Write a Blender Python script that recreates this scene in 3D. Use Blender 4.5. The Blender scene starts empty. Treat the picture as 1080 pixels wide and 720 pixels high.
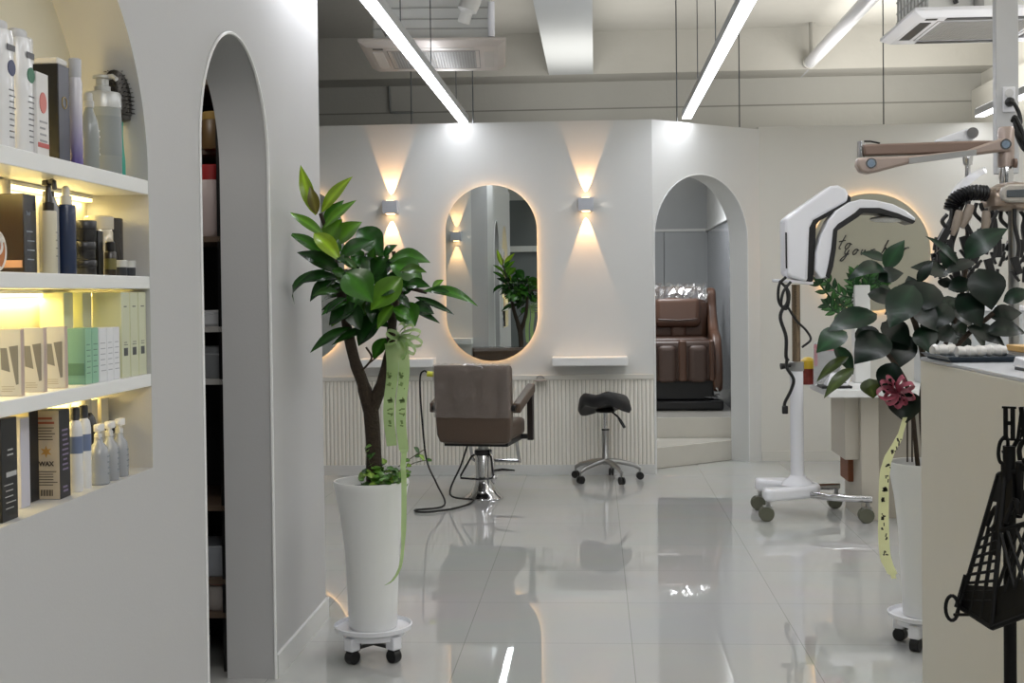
import bpy, bmesh, math, random
from mathutils import Vector, Matrix
SC = bpy.context.scene
COL = SC.collection
PI = math.pi
rnd = random.Random(7)

# ------------------------------------------------------------------ camera
F, EYE = 1360.0, 1.4          # focal length in pixels of a 1080 px wide frame, eye height
YAW, PITCH, ROLL, SH = math.radians(3.71355), math.radians(-1.0), 0.0117, -28.23
fw = Vector((-math.sin(YAW)*math.cos(PITCH), math.cos(YAW)*math.cos(PITCH), math.sin(PITCH)))
r0 = Vector((math.cos(YAW), math.sin(YAW), 0)); u0 = r0.cross(fw)
rt = math.cos(ROLL)*r0 - math.sin(ROLL)*u0
up = math.sin(ROLL)*r0 + math.cos(ROLL)*u0
cd = bpy.data.cameras.new('camera'); cam = bpy.data.objects.new('camera', cd); COL.objects.link(cam)
cd.sensor_width = 36; cd.lens = 36*F/1080; cd.shift_y = SH/1080; cd.clip_start = 0.05
m = Matrix((rt, up, -fw)).transposed().to_4x4(); m.translation = (0, 0, EYE); cam.matrix_world = m
SC.camera = cam
def ray(px, py): return fw + rt*((px-540)/F) - up*((py-360-SH)/F)
def at(px, py, Y):
    d = ray(px, py); t = Y/d.y
    return Vector((d.x*t, Y, EYE+d.z*t))

# ------------------------------------------------------------------ materials
def lin(h):
    if not isinstance(h, str): return h
    h = h.lstrip('#'); o = []
    for i in (0, 2, 4):
        c = int(h[i:i+2], 16)/255
        o.append(c/12.92 if c <= .04045 else ((c+.055)/1.055)**2.4)
    return tuple(o)
def pm(name, col, rough=.5, metal=0, var=.05, scale=9, bump=0, bscale=60, coat=0, alpha=1, trans=0, emis=None, es=0, ior=1.5, sheen=0, attr=False, transl=0, spec=None):
    mt = bpy.data.materials.new(name); mt.use_nodes = True
    nt = mt.node_tree; N = nt.nodes; L = nt.links; b = N['Principled BSDF']
    c = lin(col)
    tc = N.new('ShaderNodeTexCoord'); nz = N.new('ShaderNodeTexNoise'); nz.inputs['Scale'].default_value = scale; nz.inputs['Detail'].default_value = 4
    L.new(tc.outputs['Object'], nz.inputs['Vector'])
    mx = N.new('ShaderNodeMix'); mx.data_type = 'RGBA'
    L.new(nz.outputs['Fac'], mx.inputs['Factor'])
    if attr:
        a = N.new('ShaderNodeAttribute'); a.attribute_name = 'tint'
        br = N.new('ShaderNodeMix'); br.data_type = 'RGBA'; br.blend_type = 'MULTIPLY'; br.inputs['Factor'].default_value = 1
        mx.inputs['A'].default_value = (.75, .75, .75, 1); mx.inputs['B'].default_value = (1.2, 1.2, 1.2, 1)
        L.new(a.outputs['Color'], br.inputs['A']); L.new(mx.outputs['Result'], br.inputs['B'])
        src = br.outputs['Result']
    else:
        mx.inputs['A'].default_value = (*[max(0, v*(1-var)) for v in c], 1); mx.inputs['B'].default_value = (*[min(1, v*(1+var)) for v in c], 1)
        src = mx.outputs['Result']
    L.new(src, b.inputs['Base Color'])
    b.inputs['Roughness'].default_value = rough; b.inputs['Metallic'].default_value = metal; b.inputs['IOR'].default_value = ior
    b.inputs['Coat Weight'].default_value = coat; b.inputs['Coat Roughness'].default_value = .08
    b.inputs['Alpha'].default_value = alpha; b.inputs['Transmission Weight'].default_value = trans
    b.inputs['Sheen Weight'].default_value = sheen
    if spec is not None: b.inputs['Specular IOR Level'].default_value = spec
    if emis is not None:
        b.inputs['Emission Color'].default_value = (*lin(emis), 1); b.inputs['Emission Strength'].default_value = es
    if bump:
        n2 = N.new('ShaderNodeTexNoise'); n2.inputs['Scale'].default_value = bscale; n2.inputs['Detail'].default_value = 5
        L.new(tc.outputs['Object'], n2.inputs['Vector'])
        bp = N.new('ShaderNodeBump'); bp.inputs['Strength'].default_value = bump; bp.inputs['Distance'].default_value = .02
        L.new(n2.outputs['Fac'], bp.inputs['Height']); L.new(bp.outputs['Normal'], b.inputs['Normal'])
    if transl:
        t = N.new('ShaderNodeBsdfTranslucent'); L.new(src, t.inputs['Color'])
        ms = N.new('ShaderNodeMixShader'); ms.inputs[0].default_value = transl
        L.new(b.outputs[0], ms.inputs[1]); L.new(t.outputs[0], ms.inputs[2]); L.new(ms.outputs[0], N['Material Output'].inputs[0])
    return mt
MC = {}
def P(col, rough=.5, metal=0, **k):
    key = (col, rough, metal, tuple(sorted(k.items())))
    if key not in MC: MC[key] = pm('paint_'+str(len(MC)), col, rough, metal, **k)
    return MC[key]
WALL = pm('white_wall_paint', '#d3d4d2', .55, var=.015, scale=3, bump=.03, bscale=120)
WALLW = pm('warm_wall_paint', '#d5d3cb', .55, var=.015, scale=3, bump=.03, bscale=120)
CEIL = pm('painted_concrete', '#b3b1aa', .85, var=.07, scale=1.5, bump=.25, bscale=14)
FLUTE = pm('fluted_panel_paint', '#efece3', .5, var=.02)
WHITE = pm('white_lacquer', '#e6e7e6', .35, var=.01)
WPLAST = pm('white_plastic', '#e4e5ea', .25, var=.01)
BLACK = pm('black_plastic', '#0b0b0d', .4)
BLKMET = pm('black_powder_coat', '#060606', .55, spec=.2)
CHROME = pm('chrome', '#d8d8da', .12, 1, var=.02)
STEEL = pm('brushed_steel', '#a9a9a8', .28, 1, var=.05)
CABLE = pm('cable_rubber', '#0a0a0a', .5)
MIRROR = pm('mirror_glass', '#d7dcd9', .0, 1, var=0)
LED = pm('led_diffuser', '#ffffff', .5, emis='#f4f7ff', es=3)
LED.cycles.emission_sampling = 'NONE'
UPFILL = pm('added_up_glow', '#ffffff', .5, emis='#f6f8ff', es=1)  # glow added on the strip tops to brighten the ceiling
UPFILL.cycles.emission_sampling = 'NONE'
HALO = pm('warm_led', '#ffe0b8', .5, emis=(1, .58, .25), es=5.5)
NLED = pm('yellow_led', '#ffe9a0', .5, emis=(1, .75, .3), es=2.5)
NLED.cycles.emission_sampling = 'NONE'
LEAF = pm('rubber_leaf', '#2d5a1c', .26, attr=True, scale=30, coat=.1, transl=.16, spec=.45)
LEAFD = pm('dark_rubber_leaf', '#0c2414', .3, attr=True, scale=30, coat=.05, transl=.06, spec=.3)
BARK = pm('bark', '#33281c', .85, var=.35, scale=40, bump=.5, bscale=80)
SOIL = pm('soil', '#1d1712', .95, var=.5, scale=90, bump=.6, bscale=120)
POT = pm('white_glazed_pot', '#e3e4e2', .3, var=.01, coat=.2)
RIBG = pm('green_ribbon', '#b4cf8e', .45, transl=.45, var=.05, alpha=.85)
RIBY = pm('cream_ribbon', '#e6e8b4', .5, transl=.35, var=.03)
CLEAR = pm('clear_acrylic', '#f4f6f6', .05, alpha=.25, var=0)

# floor: polished tiles on a square grid
def tile_mat():
    mt = bpy.data.materials.new('polished_tiles'); mt.use_nodes = True
    nt = mt.node_tree; N = nt.nodes; L = nt.links; b = N['Principled BSDF']
    g = N.new('ShaderNodeNewGeometry'); mp = N.new('ShaderNodeMapping'); mp.inputs['Location'].default_value = (-.13+.668*8, -5.784+.668*14, 0)
    L.new(g.outputs['Position'], mp.inputs['Vector'])
    bk = N.new('ShaderNodeTexBrick'); bk.offset = 0; bk.squash = 1
    for k, v in (('Scale', 1), ('Brick Width', .668), ('Row Height', .668), ('Mortar Size', .0016), ('Mortar Smooth', 0), ('Bias', 0)): bk.inputs[k].default_value = v
    bk.inputs['Color1'].default_value = (*lin('#bfc0bd'), 1); bk.inputs['Color2'].default_value = (*lin('#babbb8'), 1); bk.inputs['Mortar'].default_value = (*lin('#9d9e9b'), 1)
    L.new(mp.outputs[0], bk.inputs['Vector'])
    nz = N.new('ShaderNodeTexNoise'); nz.inputs['Scale'].default_value = 1.7; nz.inputs['Detail'].default_value = 7; nz.inputs['Distortion'].default_value = 1.2
    L.new(g.outputs['Position'], nz.inputs['Vector'])
    mx = N.new('ShaderNodeMix'); mx.data_type = 'RGBA'; mx.blend_type = 'MULTIPLY'; mx.inputs['Factor'].default_value = .12
    L.new(bk.outputs['Color'], mx.inputs['A']); L.new(nz.outputs['Color'], mx.inputs['B'])
    L.new(mx.outputs['Result'], b.inputs['Base Color'])
    b.inputs['Roughness'].default_value = .015; b.inputs['IOR'].default_value = 1.85
    n2 = N.new('ShaderNodeTexNoise'); n2.inputs['Scale'].default_value = 5; n2.inputs['Detail'].default_value = 1
    L.new(g.outputs['Position'], n2.inputs['Vector'])
    bp = N.new('ShaderNodeBump'); bp.inputs['Strength'].default_value = .02; bp.inputs['Distance'].default_value = .006
    L.new(n2.outputs['Fac'], bp.inputs['Height']); L.new(bp.outputs['Normal'], b.inputs['Normal'])
    return mt
TILE = tile_mat()
STEPT = pm('step_tile', '#c9c6bd', .12, var=.06, scale=5)
def band_mat(name, col, zs, dark, w=.006):      # painted surface with thin horizontal joints at heights zs
    mt = pm(name, col, .85, var=.07, scale=1.3, bump=.2, bscale=16)
    nt = mt.node_tree; N = nt.nodes; L = nt.links; b = N['Principled BSDF']
    src = b.inputs['Base Color'].links[0].from_socket
    g = N.new('ShaderNodeNewGeometry'); sp = N.new('ShaderNodeSeparateXYZ'); L.new(g.outputs['Position'], sp.inputs[0])
    for z in zs:
        c = N.new('ShaderNodeMath'); c.operation = 'COMPARE'; c.inputs[1].default_value = z; c.inputs[2].default_value = w
        L.new(sp.outputs['Z'], c.inputs[0])
        mx = N.new('ShaderNodeMix'); mx.data_type = 'RGBA'; L.new(c.outputs[0], mx.inputs['Factor']); L.new(src, mx.inputs['A'])
        mx.inputs['B'].default_value = (*lin(dark), 1); src = mx.outputs['Result']
    L.new(src, b.inputs['Base Color'])
    return mt

# ------------------------------------------------------------------ mesh builder
ORG = {}
class MB:
    def __init__(s): s.bm = bmesh.new(); s.cl = None
    def grid(s, rows, close_u=False, close_v=False, tint=None):
        vs = [[s.bm.verts.new(p) for p in r] for r in rows]
        nu, nv = len(vs), len(vs[0]); fs = []
        for i in range(nu if close_u else nu-1):
            for j in range(nv if close_v else nv-1):
                try: fs.append(s.bm.faces.new((vs[i][j], vs[(i+1) % nu][j], vs[(i+1) % nu][(j+1) % nv], vs[i][(j+1) % nv])))
                except ValueError: pass
        if tint is not None:
            if s.cl is None: s.cl = s.bm.loops.layers.float_color.new('tint')
            for f in fs:
                for l in f.loops: l[s.cl] = (*tint, 1)
        return vs
    def poly(s, pts):
        return s.bm.faces.new([s.bm.verts.new(p) for p in pts])
    def box(s, c, d, rot=None):
        c = Vector(c); hx, hy, hz = d[0]/2, d[1]/2, d[2]/2
        M = rot if rot is not None else Matrix.Identity(3)
        v = [s.bm.verts.new(c + M @ Vector((x*hx, y*hy, z*hz))) for x in (-1, 1) for y in (-1, 1) for z in (-1, 1)]
        for q in ((0, 1, 3, 2), (4, 6, 7, 5), (0, 4, 5, 1), (2, 3, 7, 6), (0, 2, 6, 4), (1, 5, 7, 3)): s.bm.faces.new([v[i] for i in q])
        return s
    def bx(s, x0, x1, y0, y1, z0, z1): return s.box(((x0+x1)/2, (y0+y1)/2, (z0+z1)/2), (abs(x1-x0), abs(y1-y0), abs(z1-z0)))
    def prism(s, pts, ext):                       # closed outline of 3-D points, extruded by a vector
        ext = Vector(ext); a = [s.bm.verts.new(p) for p in pts]; b = [s.bm.verts.new(Vector(p)+ext) for p in pts]
        n = len(a); s.bm.faces.new(a[::-1]); s.bm.faces.new(b)
        for i in range(n): s.bm.faces.new((a[i], a[(i+1) % n], b[(i+1) % n], b[i]))
        return s
    def tube(s, pts, r, n=8, caps=True, flat=1.0):
        pts = [Vector(p) for p in pts]; k = len(pts)
        rs = r if isinstance(r, (list, tuple)) else [r]*k
        rows = []; prev = None
        for i in range(k):
            t = (pts[min(i+1, k-1)]-pts[max(i-1, 0)])
            if t.length < 1e-9: t = Vector((0, 0, 1))
            t.normalize()
            if prev is None: a = t.orthogonal().normalized()
            else:
                a = prev - t*prev.dot(t)
                a = a.normalized() if a.length > 1e-6 else t.orthogonal().normalized()
            prev = a; b = t.cross(a)
            rows.append([pts[i]+(a*math.cos(2*PI*j/n)+b*math.sin(2*PI*j/n)*flat)*rs[i] for j in range(n)])
        vs = s.grid(rows, close_v=True)
        if caps:
            s.bm.faces.new(vs[0][::-1]); s.bm.faces.new(vs[-1])
        return s
    def lathe(s, prof, o=(0, 0, 0), n=24, M=None, sx=1, sy=1):
        o = Vector(o); M = M or Matrix.Identity(3)
        rows = [[o + M @ Vector((r*math.cos(2*PI*j/n)*sx, r*math.sin(2*PI*j/n)*sy, z)) for j in range(n)] for r, z in prof]
        vs = s.grid(rows, close_v=True)
        for k, rev in ((0, True), (-1, False)):
            if prof[k][0] > 1e-4:
                s.bm.faces.new(vs[k][::-1] if rev else vs[k])
        return s
    def ball(s, c, rad, n=16):
        if not isinstance(rad, (tuple, list)): rad = (rad,)*3
        c = Vector(c)
        rows = []
        for i in range(n//2+1):
            a = PI*i/(n//2); q = max(math.sin(a), 1e-3)
            rows.append([c+Vector((rad[0]*q*math.cos(2*PI*j/n), rad[1]*q*math.sin(2*PI*j/n), -rad[2]*math.cos(a))) for j in range(n)])
        s.grid(rows, close_v=True); return s
    def leaf(s, base, tip, w, up=(0, 0, 1), bend=0., fold=.18, tint=(.1, .3, .05), n=8, roll=0, pt=.9):
        base, tip = Vector(base), Vector(tip); d = tip-base; Ln = d.length; t = d.normalized(); u = Vector(up)
        side = t.cross(u)
        side = side.normalized() if side.length > 1e-4 else t.orthogonal().normalized()
        nrm = side.cross(t)
        if roll: q = Matrix.Rotation(roll, 3, t); side = q @ side; nrm = q @ nrm
        rows = []
        for i in range(n+1):
            f = i/n; wd = w*.5*(math.sin(PI*min(1, f**pt))**.85*(1-.25*max(0, f-.6)/.4) if 0 < f < 1 else 0.0)+.0006
            c = base + d*f + nrm*(bend*Ln*4*f*(1-f))
            rows.append([c+side*(wd*k)+nrm*(fold*wd*abs(k)) for k in (-1, -.5, 0, .5, 1)])
        vs = s.grid(rows, tint=tint)
        mid = set(r[2] for r in vs)
        for r in vs:
            for q in r:
                for l in q.link_loops: l[s.cl] = (*[c*(1.7 if q in mid else .92) for c in tint], 1)
        return s
    def text(s, body, size, M, extr=.002, shear=0, bold=0):
        c = bpy.data.curves.new('lettering', 'FONT'); c.body = body; c.size = size; c.extrude = extr; c.shear = shear; c.offset = bold; c.resolution_u = 3
        o = bpy.data.objects.new('lettering', c); COL.objects.link(o)
        dg = bpy.context.evaluated_depsgraph_get(); me = bpy.data.meshes.new_from_object(o.evaluated_get(dg))
        me.transform(M); s.bm.from_mesh(me); bpy.data.objects.remove(o); bpy.data.curves.remove(c); bpy.data.meshes.remove(me)
        return s
    def build(s, name, mat, parent=None, bevel=0, smooth=True, ang=38, org=None, seg=2, normals=True):
        if normals: bmesh.ops.recalc_face_normals(s.bm, faces=s.bm.faces)
        me = bpy.data.meshes.new(name)
        if parent is not None: o3 = ORG[parent.name]
        elif org is not None: o3 = Vector(org)
        else:
            co = [v.co for v in s.bm.verts]
            o3 = Vector(((min(c.x for c in co)+max(c.x for c in co))/2, (min(c.y for c in co)+max(c.y for c in co))/2, min(c.z for c in co)))
        bmesh.ops.translate(s.bm, verts=s.bm.verts, vec=-o3)
        s.bm.to_mesh(me); s.bm.free(); me.materials.append(mat)
        if smooth:
            me.polygons.foreach_set('use_smooth', [True]*len(me.polygons)); me.set_sharp_from_angle(angle=math.radians(ang))
        o = bpy.data.objects.new(name, me); COL.objects.link(o); ORG[o.name] = o3.copy()
        if parent is not None: o.parent = parent
        else: o.location = o3
        if bevel:
            bv = o.modifiers.new('bevel', 'BEVEL'); bv.width = bevel; bv.segments = seg; bv.limit_method = 'ANGLE'; bv.angle_limit = math.radians(40); bv.harden_normals = False
        return o
def tag(o, label, cat, group=None, kind=None):
    if label: o['label'] = label
    if cat: o['category'] = cat
    if group: o['group'] = group
    if kind: o['kind'] = kind
    return o
def thing(name, label, cat, loc, group=None):
    o = bpy.data.objects.new(name, None); o.empty_display_size = .05; COL.objects.link(o); o.location = loc; ORG[o.name] = Vector(loc)
    return tag(o, label, cat, group)
def struct(o, label=None):
    o['kind'] = 'structure'
    if label: o['label'] = label
    return o
def dup(root, loc, label, group=None, rz=None):
    r = root.copy(); COL.objects.link(r); r.location = loc; r['label'] = label; ORG[r.name] = Vector(loc)
    if group: r['group'] = group
    if rz is not None: r.rotation_euler.z = rz
    for ch in list(root.children):
        c = ch.copy(); COL.objects.link(c); c.parent = r
        for g in ch.children:
            d = g.copy(); COL.objects.link(d); d.parent = c
    return r
def arc(cx, cz, r, a0, a1, n): return [(cx+r*math.cos(a0+(a1-a0)*i/n), cz+r*math.sin(a0+(a1-a0)*i/n)) for i in range(n+1)]
def curve(pts, n=8):                               # Catmull-Rom through points
    p = [Vector(q) for q in pts]; p = [p[0]*2-p[1]]+p+[p[-1]*2-p[-2]]; out = []
    for i in range(1, len(p)-2):
        for k in range(n):
            t = k/n
            out.append(.5*((2*p[i])+(p[i+1]-p[i-1])*t+(2*p[i-1]-5*p[i]+4*p[i+1]-p[i+2])*t*t+(3*p[i]-p[i-1]-3*p[i+1]+p[i+2])*t**3))
    out.append(p[-2]); return out
def rot_z(a): return Matrix.Rotation(a, 3, 'Z')

# ------------------------------------------------------------------ the room
TOP = 2.70
struct(MB().bx(-4.8, 4.3, -2.9, 14.2, -.1, 0).build('floor', TILE))
struct(MB().bx(-4.8, 4.3, -2.9, 14.2, 4.1, 4.2).build('ceiling', CEIL))
struct(MB().bx(-4.8, 4.3, 14.0, 14.2, 0, 4.1).build('wall_rear', band_mat('rear_concrete', '#b9b8b2', [3.37, 2.98], '#8d8c86', .008)))
struct(MB().bx(-4.8, 4.3, 13.5, 14.0, 3.66, 4.1).build('trim_1', CEIL))
struct(MB().bx(-.46, .0, -2.8, 13.5, 3.66, 4.1).build('trim_2', pm('beam_paint', '#c3c6c6', .7, var=.03, scale=2)))
w = MB().bx(4.1, 4.3, -2.9, 14.2, 0, 4.1); w.bx(4.0, 4.1, -2.9, 14.0, 0, 3.48)
struct(w.build('wall_right', WALLW))
struct(MB().bx(-4.8, -4.7, -2.9, 14.2, 0, 4.1).build('wall_far_left', WALL))
# front wall behind the camera, glazed
w = MB().bx(-4.7, 4.1, -2.9, -2.75, 0, .25); w.bx(-4.7, 4.1, -2.9, -2.75, 3.0, 4.1)
struct(w.build('wall_front', WALL))
GLASSD = pm('dark_window_glass', '#7c8182', .1, var=.2, scale=.6)
for i in range(4):
    x0 = -4.7+i*2.2
    wo = struct(MB().bx(x0, x0+2.2, -2.87, -2.85, .25, 3.0).build('window_%d' % (i+1), GLASSD))
    f = MB().bx(x0, x0+.07, -2.85, -2.74, .25, 3.0); f.bx(x0+2.13, x0+2.2, -2.85, -2.74, .25, 3.0); f.bx(x0, x0+2.2, -2.85, -2.74, 2.1, 2.2); f.bx(x0, x0+2.2, -2.85, -2.74, .25, .33)
    f.build('window_frame', WHITE, wo)

# station wall with mirrors (back wall)
struct(MB().bx(-4.7, .44, 9.87, 10.07, 0, TOP).build('wall_back', WALL))
fl = MB(); pitch = .0305
for i in range(int((.435+3.2)/pitch)):
    x0 = .435-(i+1)*pitch
    pr = [(x0+.003, 9.87), (x0+.002, 9.862)]+[(x0+.003+(pitch-.006)*(1-math.cos(a))/2, 9.862-.006*math.sin(a)) for a in (PI*.25, PI*.5, PI*.75)]+[(x0+pitch-.003, 9.862), (x0+pitch-.003, 9.87)]
    fl.prism([(x, y, .075) for x, y in pr], (0, 0, .65))
struct(fl.build('trim_3', FLUTE))
struct(MB().bx(-3.2, .437, 9.845, 9.87, .725, .765).build('trim_4', WALLW, bevel=.004))
struct(MB().bx(-3.2, .437, 9.85, 9.87, 0, .075).build('baseboard_back', WALL))
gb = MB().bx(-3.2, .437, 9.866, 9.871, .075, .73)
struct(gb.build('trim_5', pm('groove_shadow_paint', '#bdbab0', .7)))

# angled wall with arch
A = Vector((.44, 9.87, 0)); tv = Vector((.768, .640, 0)); nb = Vector((-.640, .768, 0)); LW = 1.172
def ang(s, z, d=0): return A + tv*s + nb*d + Vector((0, 0, z))
a0, a1 = .012, 1.03; rr = (a1-a0)/2; zsp = 2.305-rr
outl = [(0, 0), (a0, 0)]+[(x, z) for x, z in arc((a0+a1)/2, zsp, rr, PI, 0, 28)]+[(a1, 0), (LW, 0), (LW, TOP), (0, TOP)]
w = MB().prism([ang(s, z) for s, z in outl], nb*.2)
struct(w.build('wall_arch', WALL, smooth=True, ang=20))
struct(MB().bx(1.335, 4.0, 10.62, 10.8, 0, TOP+.02).build('wall_right_partition', WALLW))
struct(MB().bx(1.345, 4.0, 10.607, 10.62, 0, .08).build('baseboard_right', WALLW))
# small room behind the arch: two steps, raised floor, panelled walls
PANEL = pm('grey_wall_panel', '#a3a6a8', .3, var=.02)
d0 = .20
st1 = [ang(-.0, 0, d0), ang(a1+.02, 0, d0), Vector((1.26, 10.85, 0)), Vector((.28, 10.85, 0))]
struct(MB().prism([tuple(p) for p in st1], (0, 0, .165)).build('trim_6', STEPT, bevel=.004))
struct(MB().bx(-.7, 1.25, 10.85, 13.95, 0, .335).build('floor_raised', STEPT, bevel=.004))
struct(MB().bx(1.2, 1.3, 10.84, 13.95, .335, 2.03).build('wall_massage_right', pm('glossy_grey_panel', '#9a9da1', .16, var=.02)))
struct(MB().bx(1.2, 1.3, 10.84, 13.95, 2.05, 2.7).build('wall_massage_upper', WALL))
struct(MB().bx(-.8, -.7, 10.07, 13.95, 0, 2.7).build('wall_massage_left', PANEL))
w = MB()
for k in range(4): w.bx(-.7+k*.48, -.7+(k+1)*.48-.006, 13.9, 13.95, .335, 2.03)
struct(w.build('wall_massage_rear', PANEL))
struct(MB().bx(-.7, 1.2, 13.92, 13.99, 2.05, 2.7).build('wall_massage_rear_upper', PANEL))
t = MB().bx(-.7, 1.2, 13.885, 13.93, 2.028, 2.055); t.bx(1.18, 1.205, 10.9, 13.93, 2.028, 2.055)
struct(t.build('trim_7', WALL))

# left wall: display niche + arched opening
LX = -1.18; TH = .178; LT = 2.78
Y0, YE = 1.75, 5.50; nc, nr, nz, nbot = 2.795, .56, 1.708, .945
ac, ar, az = 4.21, .405, 1.855
h1 = [(Y0, 0), (nc, 0), (nc, nbot), (nc-nr, nbot), (nc-nr, nz)]+arc(nc, nz, nr, PI, PI/2, 20)[1:]+[(nc, LT), (Y0, LT)]
h2 = [(nc, 0), (ac-ar, 0), (ac-ar, az)]+arc(ac, az, ar, PI, 0, 36)[1:-1]+[(ac+ar, az), (ac+ar, 0), (YE, 0), (YE, LT), (nc, LT)]+arc(nc, nz, nr, PI/2, 0, 20)+[(nc+nr, nbot), (nc, nbot)]
w = MB()
for h in (h1, h2): w.prism([(LX, y, z) for y, z in h], (-TH, 0, 0))
struct(w.build('wall_left', pm('left_wall_paint', '#bababa', .5, var=.012, scale=3, bump=.03, bscale=120), ang=20))
struct(MB().bx(LX-TH-.015, LX-.167, nc-nr-.05, nc+nr+.05, nbot-.05, nz+nr+.05).build('wall_niche_back', pm('niche_back_paint', '#d8d2bd', .5, var=.02)))
struct(MB().bx(-4.7, LX-TH, YE-.24, YE, 0, LT).build('wall_return', WALL))
struct(MB().bx(LX, LX+.012, ac+ar+.005, YE+.012, 0, .086).build('baseboard_left', WALL))
struct(MB().bx(LX, LX+.012, Y0, ac-ar-.005, 0, .086).build('baseboard_left_front', WALL))
struct(MB().bx(-4.7, LX, YE, YE+.012, 0, .086).build('baseboard_return', WALL))
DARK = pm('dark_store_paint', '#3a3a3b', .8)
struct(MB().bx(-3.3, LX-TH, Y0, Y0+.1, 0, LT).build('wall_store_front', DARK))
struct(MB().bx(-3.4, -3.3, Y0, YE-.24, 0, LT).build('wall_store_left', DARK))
struct(MB().bx(-3.4, LX-.02, Y0, YE, LT, LT+.06).build('added_store_lid', WALL))  # unseen lid added to keep the store room dark
# thin moulding round the arched opening
b = []
for y, z in [(ac-ar, 0), (ac-ar, az)]+arc(ac, az, ar, PI, 0, 36)[1:-1]+[(ac+ar, az), (ac+ar, 0)]: b.append((LX+.001, y, z))
struct(MB().tube(b, .006, 6).build('trim_8', WHITE))
b = [ang(s, z, -.001) for s, z in [(a0, 0), (a0, zsp)]+arc((a0+a1)/2, zsp, rr, PI, 0, 28)[1:-1]+[(a1, zsp), (a1, 0)]]
struct(MB().tube(b, .005, 6).build('trim_9', WHITE))

# ------------------------------------------------------------------ lights
STRIPE = 8.0
def lamp(kind, name, loc, energy, color, **k):
    d = bpy.data.lights.new(name, kind); o = bpy.data.objects.new(name, d); COL.objects.link(o); o.location = loc; d.energy = energy; d.color = color
    for a, v in k.items(): setattr(d, a, v)
    return o
def aim(o, v): o.rotation_euler = Vector(v).to_track_quat('-Z', 'Y').to_euler()
def wire(name_root, x, y, z0, z1, r=.0035):
    return MB().tube([(x, y, z0), (x, y, z1)], r, 6)
WIRE = pm('steel_wire', '#55585a', .4, .6)
def strip(x, y0, y1, label, wires, up=9):
    z = 2.75
    t = thing('linear_light', label, 'ceiling light', (x, (y0+y1)/2, z), 'linear ceiling lights')
    h = MB().bx(x-.036, x+.036, y0, y1, z+.006, z+.06)
    h.build('housing', pm('light_housing', '#b9bcc0', .4, .3), t)
    MB().bx(x-.034, x+.034, y0+.01, y1-.01, z-.004, z+.01).build('diffuser', LED, t)
    MB().bx(x-.03, x+.03, y0+.01, y1-.01, z+.058, z+.064).build('added_top_glow', UPFILL, t)  # added glowing strip on top, lifts the ceiling
    ya, yb = max(y0, -1.8), y1
    A_ = .068*(yb-ya)
    o = lamp('AREA', 'linear_lamp', (x, (ya+yb)/2, z-.006), STRIPE*PI*A_, lin('#f5f7fd'), shape='RECTANGLE', size=.068, size_y=yb-ya-.02); aim(o, (0, 0, -1)); o.rotation_euler = (0, 0, 0)
    o = lamp('AREA', 'added_up_lamp', (x, (ya+yb)/2, z+.068), up*PI*A_, lin('#f6f8ff'), shape='RECTANGLE', size=.06, size_y=yb-ya-.02); o.rotation_euler = (PI, 0, 0)  # added lamp aimed up from the strip, brightens the ceiling
    for y in wires:
        MB().tube([(x+.03, y, z+.055), (x+.03, y, 4.097)], .0035, 6).build('suspension_wire', WIRE, t)
strip(-1.03, 4.7, 10.25, 'white linear light hanging left of centre above the salon chair', (5.2, 6.7, 7.95, 9.4), 2.5)
strip(.73, -1.8, 10.25, 'white linear light hanging above the arched massage room entrance', (2, 4.2, 6.4, 8.1, 9.5))
strip(3.06, 1.0, 10.5, 'white linear light at far right behind the square post', (2, 5, 8, 10.2))
for px, Y, yb, who in ((434, 9.97, 131, 'first thin steel wire from the left, behind the hanging air conditioner'), (499, 9.97, 131, 'thin steel wire meeting the wall top right of the first air conditioner'), (714, 10.15, 128, 'thin steel wire meeting the wall top just left of the right light strip'), (780, 10.45, 134, 'thin steel wire above the right shoulder of the massage room arch'), (932, 10.7, 132, 'thin steel wire standing above the round backlit sign')):
    p = at(px, yb, Y)
    tag(MB().tube([(p.x, Y, TOP), (p.x, Y, 4.1)], .005, 6).build('hanging_wire', WIRE), who, 'wire', 'wires holding the partition')

WARM = (1, .54, .22)
def sconce(x, y, z, ny, label):                    # ny: direction the lamp faces
    t = thing('wall_sconce', label, 'wall lamp', (x, y, z), 'square wall sconces')
    f = MB().bx(x-.058, x+.058, y+ny*.012, y+ny*.1, z-.05, z+.05)
    f.build('lamp_body', pm('sconce_body', '#b9bcc4', .4), t, bevel=.004)
    MB().bx(x-.045, x+.045, y, y+ny*.014, z-.04, z+.04).build('mounting_plate', WHITE, t)
    for s in (1, -1): MB().bx(x-.03, x+.03, y+ny*.02, y+ny*.08, z+s*.049, z+s*.0525).build('lens', P('#ffd9a8', .4, emis=(1, .6, .28), es=6), t)
    for s in (1, -1):
        o = lamp('SPOT', 'sconce_beam', (x, y+ny*.028, z+s*.056), 13, WARM, spot_size=math.radians(44), spot_blend=.25, shadow_soft_size=.004)
        aim(o, (0, -ny*.13, s))
    for s in (1, -1):
        o = lamp('SPOT', 'sconce_side_beam', (x+s*.062, y+ny*.02, z), .16, (1, .85, .7), spot_size=math.radians(40), spot_blend=.8, shadow_soft_size=.004)
        aim(o, (s, -ny*.1, 0))
p1 = at(413, 219, 9.87); p2 = at(618, 216, 9.87)
sconce(p1.x, 9.87, p1.z, -1, 'small white square wall sconce left of the lit oval mirror')
sconce(p2.x, 9.87, p2.z, -1, 'small white square wall sconce right of the lit oval mirror')
sconce(-1.52, YE, 2.02, 1, 'white wall sconce seen only as a reflection in the oval mirror')

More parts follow.
